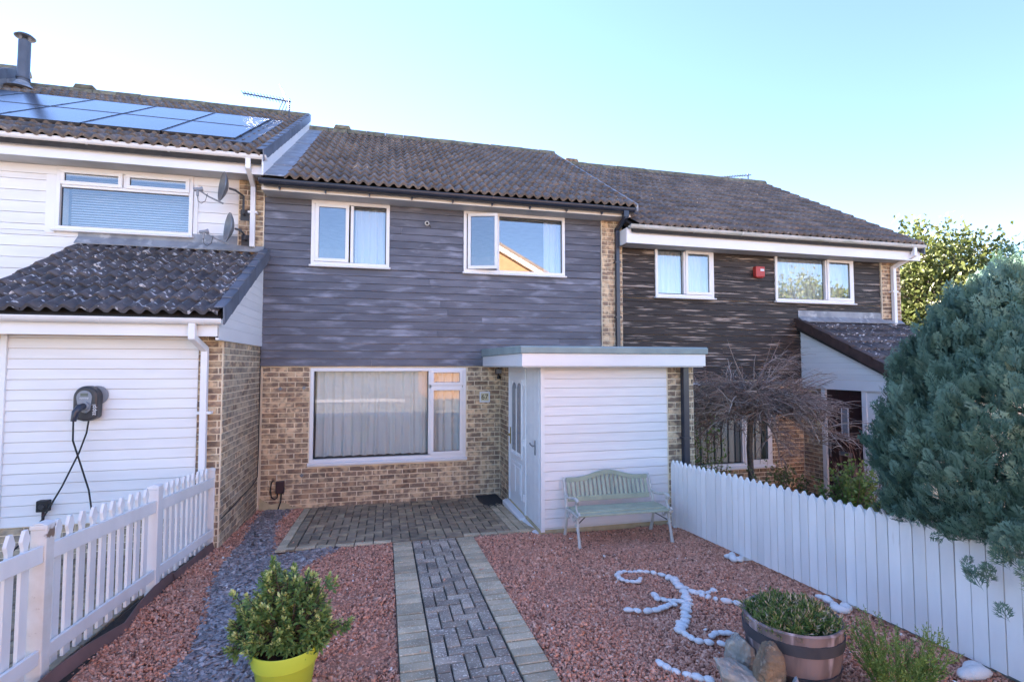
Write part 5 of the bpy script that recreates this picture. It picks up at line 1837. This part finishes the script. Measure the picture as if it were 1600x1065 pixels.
def broom(c, label, n=75, h=.42, seed=5):
    t = thing('feathery_shrub', c, label, 'shrub')
    r = random.Random(seed)
    c = Vector(c)
    paths, rad, D, T, S_, TI = [], [], [], [], [], []
    for i in range(n):
        a = r.uniform(0, 2 * math.pi)
        lean = r.uniform(.05, .75)
        L = h * r.uniform(.6, 1.08)
        d = Vector((math.cos(a) * lean, math.sin(a) * lean, 1)).normalized()
        pts = [c + Vector((math.cos(a) * .05, math.sin(a) * .05, 0))]
        for k in range(1, 7):
            d = (d + Vector((r.gauss(0, .06), r.gauss(0, .06), .03))).normalized()
            pts.append(pts[-1] + d * L / 6)
        paths.append(pts); rad.append([.003, .003, .0025, .0022, .002, .0016, .001])
        branch = [(pts, .3)]
        for b in range(r.randint(3, 6)):
            k = r.randint(2, 5)
            dd = (d + Vector((r.gauss(0, .5), r.gauss(0, .5), r.gauss(0, .25)))).normalized()
            q = [pts[k], pts[k] + dd * L * .12, pts[k] + dd * L * .22 + Vector((0, 0, .01))]
            paths.append(q); rad.append([.0018, .0014, .0008]); branch.append((q, 0))
        for q, st in branch:
            m_ = 26 if len(q) > 3 else 10
            for k in range(m_):
                f = st + (1 - st) * k / m_
                s = f * (len(q) - 1); j = min(int(s), len(q) - 2)
                p = q[j].lerp(q[j + 1], s - j)
                ax = (q[j + 1] - q[j]).normalized()
                o = ax.orthogonal().normalized(); o.rotate(Matrix.Rotation(k * 2.4 + r.uniform(-.3, .3), 3, ax))
                D.append(tuple((ax * .75 + o * .75).normalized())); T.append(tuple(p)); S_.append(r.uniform(.012, .021)); TI.append(min(1, max(0, r.gauss(.55, .2))))
    tubes_np(paths, rad, 'stem', X['broom'], t, 4, tint=[.35] * len(paths))
    tv, tf = leaf_tpl(1, .18, .1, .05)
    inst(tv, tf, frames(np.array(D), size=np.array(S_)), np.array(T), np.array(TI), 'foliage', X['broom'], t)
broom((2.74, -5.90, gz(-5.9)), 'feathery bright green shrub in the right bottom corner in front of the fence')


def frond_template(seed=0, nside=5):
    """flat cypress spray along +Y, unit length; feathery side branchlets of thin diamond blades"""
    r = random.Random(seed)
    V, F = [], []

    def blade(p, d, L, w, z=0.):
        n = (-d[1], d[0])
        b = len(V)
        V.extend([(p[0], p[1], z), (p[0] + d[0] * L * .55 + n[0] * w, p[1] + d[1] * L * .55 + n[1] * w, z + .01), (p[0] + d[0] * L, p[1] + d[1] * L, z - .03 * L), (p[0] + d[0] * L * .55 - n[0] * w, p[1] + d[1] * L * .55 - n[1] * w, z + .01)])
        F.append((b, b + 1, b + 2, b + 3))
    blade((0, 0), (0, 1), 1.0, .022)
    for i in range(nside):
        f = .14 + .80 * i / nside
        for s in (-1, 1):
            ff = f + (.065 if s > 0 else 0)
            L = (.50 * (1 - ff) ** .7 + .10) * r.uniform(.75, 1.15)
            a = R(r.uniform(32, 50))
            d = (s * math.sin(a), math.cos(a))
            z = r.uniform(-.04, .04)
            blade((0, ff), d, L, .030, z)
            m_ = 2 if L > .25 else 1
            for k in range(m_):
                g = .35 + .4 * k / m_
                q = (d[0] * L * g, ff + d[1] * L * g)
                for s2 in (-1, 1):
                    a2 = math.atan2(d[0], d[1]) + s2 * R(r.uniform(28, 44))
                    blade(q, (math.sin(a2), math.cos(a2)), (.20 * (1 - g) + .06) * r.uniform(.7, 1.2), .022, z)
    V = np.array(V)
    V[:, 2] -= .20 * V[:, 1] ** 2 + .12 * np.abs(V[:, 0])
    return V, np.array(F)


def conifer(c, rx_, ry_, zlo, zhi, N, label, seed=3):
    c = Vector(c)
    t = thing('conifer', c, label, 'conifer')
    g = np.random.default_rng(seed)
    h = zhi - zlo
    m = MB()
    m.tube([c, c + Vector((.02, .01, h * .5)), c + Vector((.0, .02, h * .9))], [.08, .05, .015], 8)
    for i in range(34):
        z = zlo + h * (.08 + .8 * i / 34)
        a = i * 2.4
        rr = math.sqrt(max(.05, 1 - ((z - (zlo + h * .42)) / (h * .60)) ** 2)) * rx_ * .8
        m.tube([(c.x, c.y, z), (c.x + rr * .6 * math.cos(a), c.y + rr * .6 * math.sin(a), z + .12), (c.x + rr * math.cos(a), c.y + rr * math.sin(a), z + .32)], [.022, .014, .006], 5)
    m.build('trunk', X['bark'], t)
    # crown: lumpy ellipsoid; sprays lie shingle-like, pointing up and outwards, in several depths
    for part in range(4):
        n = N // 4
        v = g.normal(size=(n * 3, 3))
        v /= np.linalg.norm(v, axis=1)[:, None]
        toc = np.array([CAM.x - c.x, CAM.y - c.y, .3])
        toc /= np.linalg.norm(toc)
        keep = (v @ toc > -.3) | (g.uniform(size=n * 3) < .25)     # denser on the garden side
        v = v[keep][:n]
        n = len(v)
        a = np.arctan2(v[:, 1], v[:, 0])
        z = v[:, 2]
        lump = 1 + .05 * np.sin(a * 3 + z * 4 + seed) + .045 * np.sin(a * 7 - z * 8) + .035 * np.sin(a * 13 + z * 15) + .03 * np.sin(a * 23 - z * 27)
        lay = g.choice([1.0, .93, .84, .70], n, p=[.50, .28, .14, .08]) * g.uniform(.97, 1.03, n)
        Pn = v * (lump * lay)[:, None] * np.array([rx_, ry_, h / 2]) + np.array([0, 0, zlo + h / 2])
        out = v / np.array([rx_, ry_, h / 2])
        out /= np.linalg.norm(out, axis=1)[:, None]
        D = out * .75 + np.array([0, 0, .75]) + g.normal(0, .26, (n, 3))
        roll = out + g.normal(0, .45, (n, 3))
        size = g.uniform(.085, .17, n) * np.where(lay < .9, .9, 1.0)
        tv, tf = frond_template(seed + part)
        clump = .40 + .10 * np.sin(a * 5 + z * 6) + .08 * np.sin(a * 11 - z * 9)
        ti = np.clip(g.normal(0, .10, n) + clump + .35 * (g.uniform(size=n) < .025), 0, 1)
        Ms = frames(D, roll=roll, size=size)
        Ts = Pn + np.array([c.x, c.y, 0]) - D / np.linalg.norm(D, axis=1)[:, None] * (size * .6)[:, None]
        ok = ~((Ts[:, 0] > 3.40) & (Ts[:, 0] < 3.74) & (Ts[:, 2] < 1.04))
        Ms, Ts, ti = Ms[ok], Ts[ok], ti[ok]
        inst(tv, tf, Ms, Ts, ti, 'foliage', X['conifer'], t, ttint=np.clip((tv[:, 1] - .55) * .25 + np.abs(tv[:, 0]) * .25, -.15, .2))
conifer((4.28, -5.95, -.02), 1.06, 1.08, .24, 2.76, 15200, 'large blue green conifer bulging over the white boarded fence')


def leafy_tree(c, crown, rad, n, label, seed, leaf=.11, mat='privet', name='garden_tree', trunk=.12, density=9, twig_out=.25, cat='tree', group=None, wisps=0):
    t = thing(name, c, label, cat, group)
    r = random.Random(seed)
    g = np.random.default_rng(seed)
    c = Vector(c); cr = Vector(crown); rad = Vector(rad)
    paths, radii = [[c, c.lerp(cr, .5) + Vector((.1, 0, 0)), cr]], [[trunk, trunk * .7, trunk * .3]]
    cl = []
    for i in range(n):
        v = Vector((r.gauss(0, 1), r.gauss(0, 1), r.gauss(0, 1))).normalized()
        k = r.uniform(.55, 1.0)
        if r.random() < .2: k *= 1 + twig_out * r.random()
        p = cr + Vector((v.x * rad.x * k, v.y * rad.y * k, v.z * rad.z * k))
        st = c.lerp(cr, r.uniform(.5, 1))
        mid = st.lerp(p, .55) + Vector((0, 0, .12 * rad.z))
        paths.append([st, mid, p]); radii.append([trunk * .28, trunk * .14, .006])
        cl.append((p, r.uniform(.16, .34) * rad.x * .55))
    for i in range(wisps):
        a = r.uniform(-.9, .9)
        st = cr + Vector((rad.x * math.sin(a) * .7, 0, rad.z * math.cos(a) * .8))
        p = st + Vector((rad.x * r.uniform(-.3, .1), r.uniform(-.3, .3), rad.z * r.uniform(.25, .5)))
        paths.append([st, st.lerp(p, .5), p]); radii.append([.02, .012, .005])
        for k in range(6): cl.append((st.lerp(p, .3 + .7 * k / 5), .10 * rad.x * .5))
    tubes_np(paths, radii, 'trunk', X['bark'], t, 5)
    P_, T_ = [], []
    for p, s in cl:
        m_ = density if s > .1 * rad.x * .5 + 1e-6 else max(3, density // 3)
        q = g.normal(0, 1, (m_ * 3, 3)) * s * .62
        P_.append(np.array(p) + q)
        T_.append(np.clip(g.normal(g.uniform(.25, .75), .16, m_ * 3), 0, 1))
    P_ = np.concatenate(P_); T_ = np.concatenate(T_)
    tv, tf = leaf_tpl(1, .34, .2, .2)
    D = (P_ - np.array(cr)); D /= np.linalg.norm(D, axis=1)[:, None] + 1e-6
    D = D * .5 + g.normal(0, .8, D.shape) + np.array([0, 0, .15])
    inst(tv, tf, frames(D, size=g.uniform(.6, 1.25, len(P_)) * leaf), P_, T_, 'crown', X[mat], t)
    return t
leafy_tree((15.2, 2.9, -.3), (15.2, 2.9, 3.2), (2.7, 2.4, 2.55), 900, 'sunlit yellow green tree behind the right end of the terrace', 31, leaf=.13, density=11, wisps=9)
leafy_tree((18.2, 4.2, -.3), (18.2, 4.2, 2.9), (2.6, 2.4, 2.3), 300, 'darker leafy tree glimpsed above the conifer at the right edge', 32, leaf=.15, density=10)


def bare_tree(c, label, seed=9):
    """weeping winter tree: short trunk, arching limbs, masses of thin drooping twigs"""
    c = Vector(c)
    t = thing('bare_weeping_tree', c, label, 'tree')
    r = random.Random(seed)
    top = c + Vector((.04, -.03, 1.72))
    m = MB()
    m.tube([c, c + Vector((.05, .0, .4)), c + Vector((.0, -.02, 1.1)), top], [.055, .045, .042, .04], 8)
    m.build('trunk', X['bark'], t, smooth=True)
    limbs, lr, tw, tr, ti = [], [], [], [], []
    def arc(p, a, L, rise, droop, n=9, wob=.05):
        d = Vector((math.cos(a), math.sin(a), rise)).normalized()
        pts = [p]
        for k in range(n):
            d = (d + Vector((r.gauss(0, wob), r.gauss(0, wob), -droop + r.gauss(0, wob * .6)))).normalized()
            pts.append(pts[-1] + d * L / n)
        return pts
    for i in range(34):
        a = i * 2.4 + r.uniform(-.3, .3)
        L = r.uniform(.7, 1.45)
        pts = arc(top + Vector((0, 0, r.uniform(-.15, .12))), a, L, r.uniform(.3, 2.6), r.uniform(.15, .30))
        limbs.append(pts); lr.append([.026 * (1 - .09 * k) for k in range(len(pts))])
        for j in range(48):
            k = r.randint(1, len(pts) - 1)
            aa = a + r.gauss(0, .75)
            q = arc(pts[k], aa, r.uniform(.2, .6), r.uniform(-.3, 1.3), r.uniform(.06, .24), 6, .14)
            tw.append(q); kk_ = r.uniform(.65, 1.7); tr.append([v_ * kk_ for v_ in (.0058, .0052, .0046, .004, .0034, .0028, .002)]); ti.append(r.uniform(.1, .9))
            for b in range(3):
                k2 = r.randint(1, 5)
                q2 = arc(q[k2], aa + r.gauss(0, .9), r.uniform(.10, .26), r.uniform(-.4, .5), r.uniform(.05, .2), 4, .1)
                tw.append(q2); tr.append([.0036, .0033, .003, .0026, .002]); ti.append(r.uniform(0, .8))
    for i in range(4):
        a = r.uniform(0, 6.3)
        pts = arc(top, a, r.uniform(.8, 1.15), 4.0, .02, 7, .06)
        limbs.append(pts); lr.append([.012, .011, .009, .007, .005, .004, .003, .002])
    tubes_np(limbs, lr, 'limb', X['twig'], t, 5, tint=[r.uniform(.4, 1) for _ in limbs])
    tubes_np(tw, tr, 'twigs', X['twig'], t, 3, tint=ti)
    return t
bare_tree((5.33, -1.5, -.22), 'bare weeping tree with dense drooping twigs in front of the right house')


def bush(c, rad, nst, label, leafmat, leaf, seed, nl=40, twig='redtwig', bare=0., name='leafy_shrub', up=.8):
    t = thing(name, c, label, 'shrub')
    r = random.Random(seed)
    c = Vector(c)
    paths, rads, D, T, S_, TI = [], [], [], [], [], []
    for i in range(nst):
        a = r.uniform(0, 2 * math.pi); k = math.sqrt(r.random())
        tip = c + Vector((rad[0] * k * math.cos(a), rad[1] * k * math.sin(a), rad[2] * (1 - .45 * k * k) * r.uniform(.6, 1.1)))
        st = c + Vector((rad[0] * .25 * k * math.cos(a), rad[1] * .25 * k * math.sin(a), 0))
        mid = st.lerp(tip, .5) + Vector((r.gauss(0, .04), r.gauss(0, .04), .05))
        pts = [st, st.lerp(mid, .5), mid, mid.lerp(tip, .55) + Vector((r.gauss(0, .02), r.gauss(0, .02), 0)), tip]
        paths.append(pts); rads.append([.007, .006, .005, .0035, .0018])
        for b in range(4):
            j = r.randint(1, 3)
            dd = Vector((r.gauss(0, .5), r.gauss(0, .5), up * r.random())).normalized()
            q = [pts[j], pts[j] + dd * .07, pts[j] + dd * .15 + Vector((0, 0, .02))]
            paths.append(q); rads.append([.003, .0025, .0012])
            if r.random() > bare:
                for z in range(nl // 8):
                    p = q[1].lerp(q[2], r.uniform(-.5, 1.1))
                    D.append((r.gauss(0, 1), r.gauss(0, 1), r.gauss(.3, .7))); T.append(tuple(p)); S_.append(leaf * r.uniform(.6, 1.2)); TI.append(min(1, max(0, r.gauss(.5, .22))))
        if r.random() > bare:
            for z in range(nl):
                j = r.random() * 2.6 + 1.4
                p = pts[int(j)].lerp(pts[min(4, int(j) + 1)], j - int(j))
                D.append((r.gauss(0, 1), r.gauss(0, 1), r.gauss(.3, .7))); T.append((p.x + r.gauss(0, .02), p.y + r.gauss(0, .02), p.z + r.gauss(0, .02))); S_.append(leaf * r.uniform(.6, 1.2)); TI.append(min(1, max(0, r.gauss(.5, .22))))
    tubes_np(paths, rads, 'stem', X[twig], t, 4)
    if T:
        tv, tf = leaf_tpl(1, .42, .15, .1)
        inst(tv, tf, frames(np.array(D), size=np.array(S_)), np.array(T), np.array(TI), 'foliage', X[leafmat], t)
    return t
bush((4.42, -1.75, -.2), (.40, .38, 1.62), 40, 'sparse green shrub growing beside the porch pier behind the fence', 'shrub', .038, 41, nl=26, bare=.2)
bush((5.0, -2.35, -.2), (.75, .35, 1.12), 54, 'dark leafy low shrub behind the fence under the bare tree', 'privet', .04, 42, nl=34, bare=.12)
bush((5.62, -3.0, -.15), (.50, .40, 1.14), 70, 'fresh green leafy shrub behind the fence in front of the dark door', 'shrub', .046, 43, nl=44, bare=.05)
bush((5.55, -3.70, -.12), (.42, .36, 1.02), 50, 'green and brown twiggy shrub behind the fence beside the conifer', 'shrub', .042, 44, nl=26, bare=.3)
bush((6.55, -2.25, -.2), (.5, .4, 1.3), 60, 'leafless reddish twiggy bush in front of the dark door', 'shrub', .03, 45, nl=2, bare=.97, name='bare_bush', up=1.6)

# ------------------------------------------------------------------ across the road, behind the camera: pane reflections, and a street added for bounce light
sheet('pavement', (-40, 40, -11.2, -9.45), .004, X['flags'], step=8)  # unseen, added pale so sunlight bounces onto the facades
sheet('road', (-60, 60, -16.2, -11.25), -.02, X['asphalt'], step=8)  # unseen, added with the pale strips for the sunlight bounce
sheet('forecourt', (-40, 40, -18.6, -16.25), .004, X['flags'], step=8)  # unseen, added pale to throw sunlight back at the terrace
OY = -18.5
op = thing('opposite_house', (4.0, OY, .4), 'brick gable house with white barge boards mirrored in the open upper window', 'house')
ax, az = 5.75, 8.55
ow = 3.9
ez = az - ow * .54
m = MB(); m.prism([(ax - ow + .3, .2), (ax + ow - .3, .2), (ax + ow - .3, ez), (ax, az - .05), (ax - ow + .3, ez)], OY - 8, OY, 'y'); m.build('wall', X['oppbrick'], op)
for s in (-1, 1):
    m = MB(); m.prism([(ax, az), (ax + s * ow, az - ow * .54), (ax + s * ow, az - ow * .54 - .26), (ax, az - .26)], OY + .02, OY + .3, 'y'); m.build('barge_board', X['cream'], op)
    m = MB(); m.prism([(ax, az + .18), (ax + s * (ow + .1), az - (ow + .1) * .54 + .18), (ax + s * (ow + .1), az - (ow + .1) * .54 + .002), (ax, az + .002)], OY - 8.2, OY + .34, 'y'); m.build('roof', X['tile'], op)
leafy_tree((25.5, -18.5, .3), (25.5, -18.5, 4.9), (3.4, 3.0, 2.8), 260, 'yellow green tree across the road mirrored low in the right house window', 61, leaf=.22, density=10)
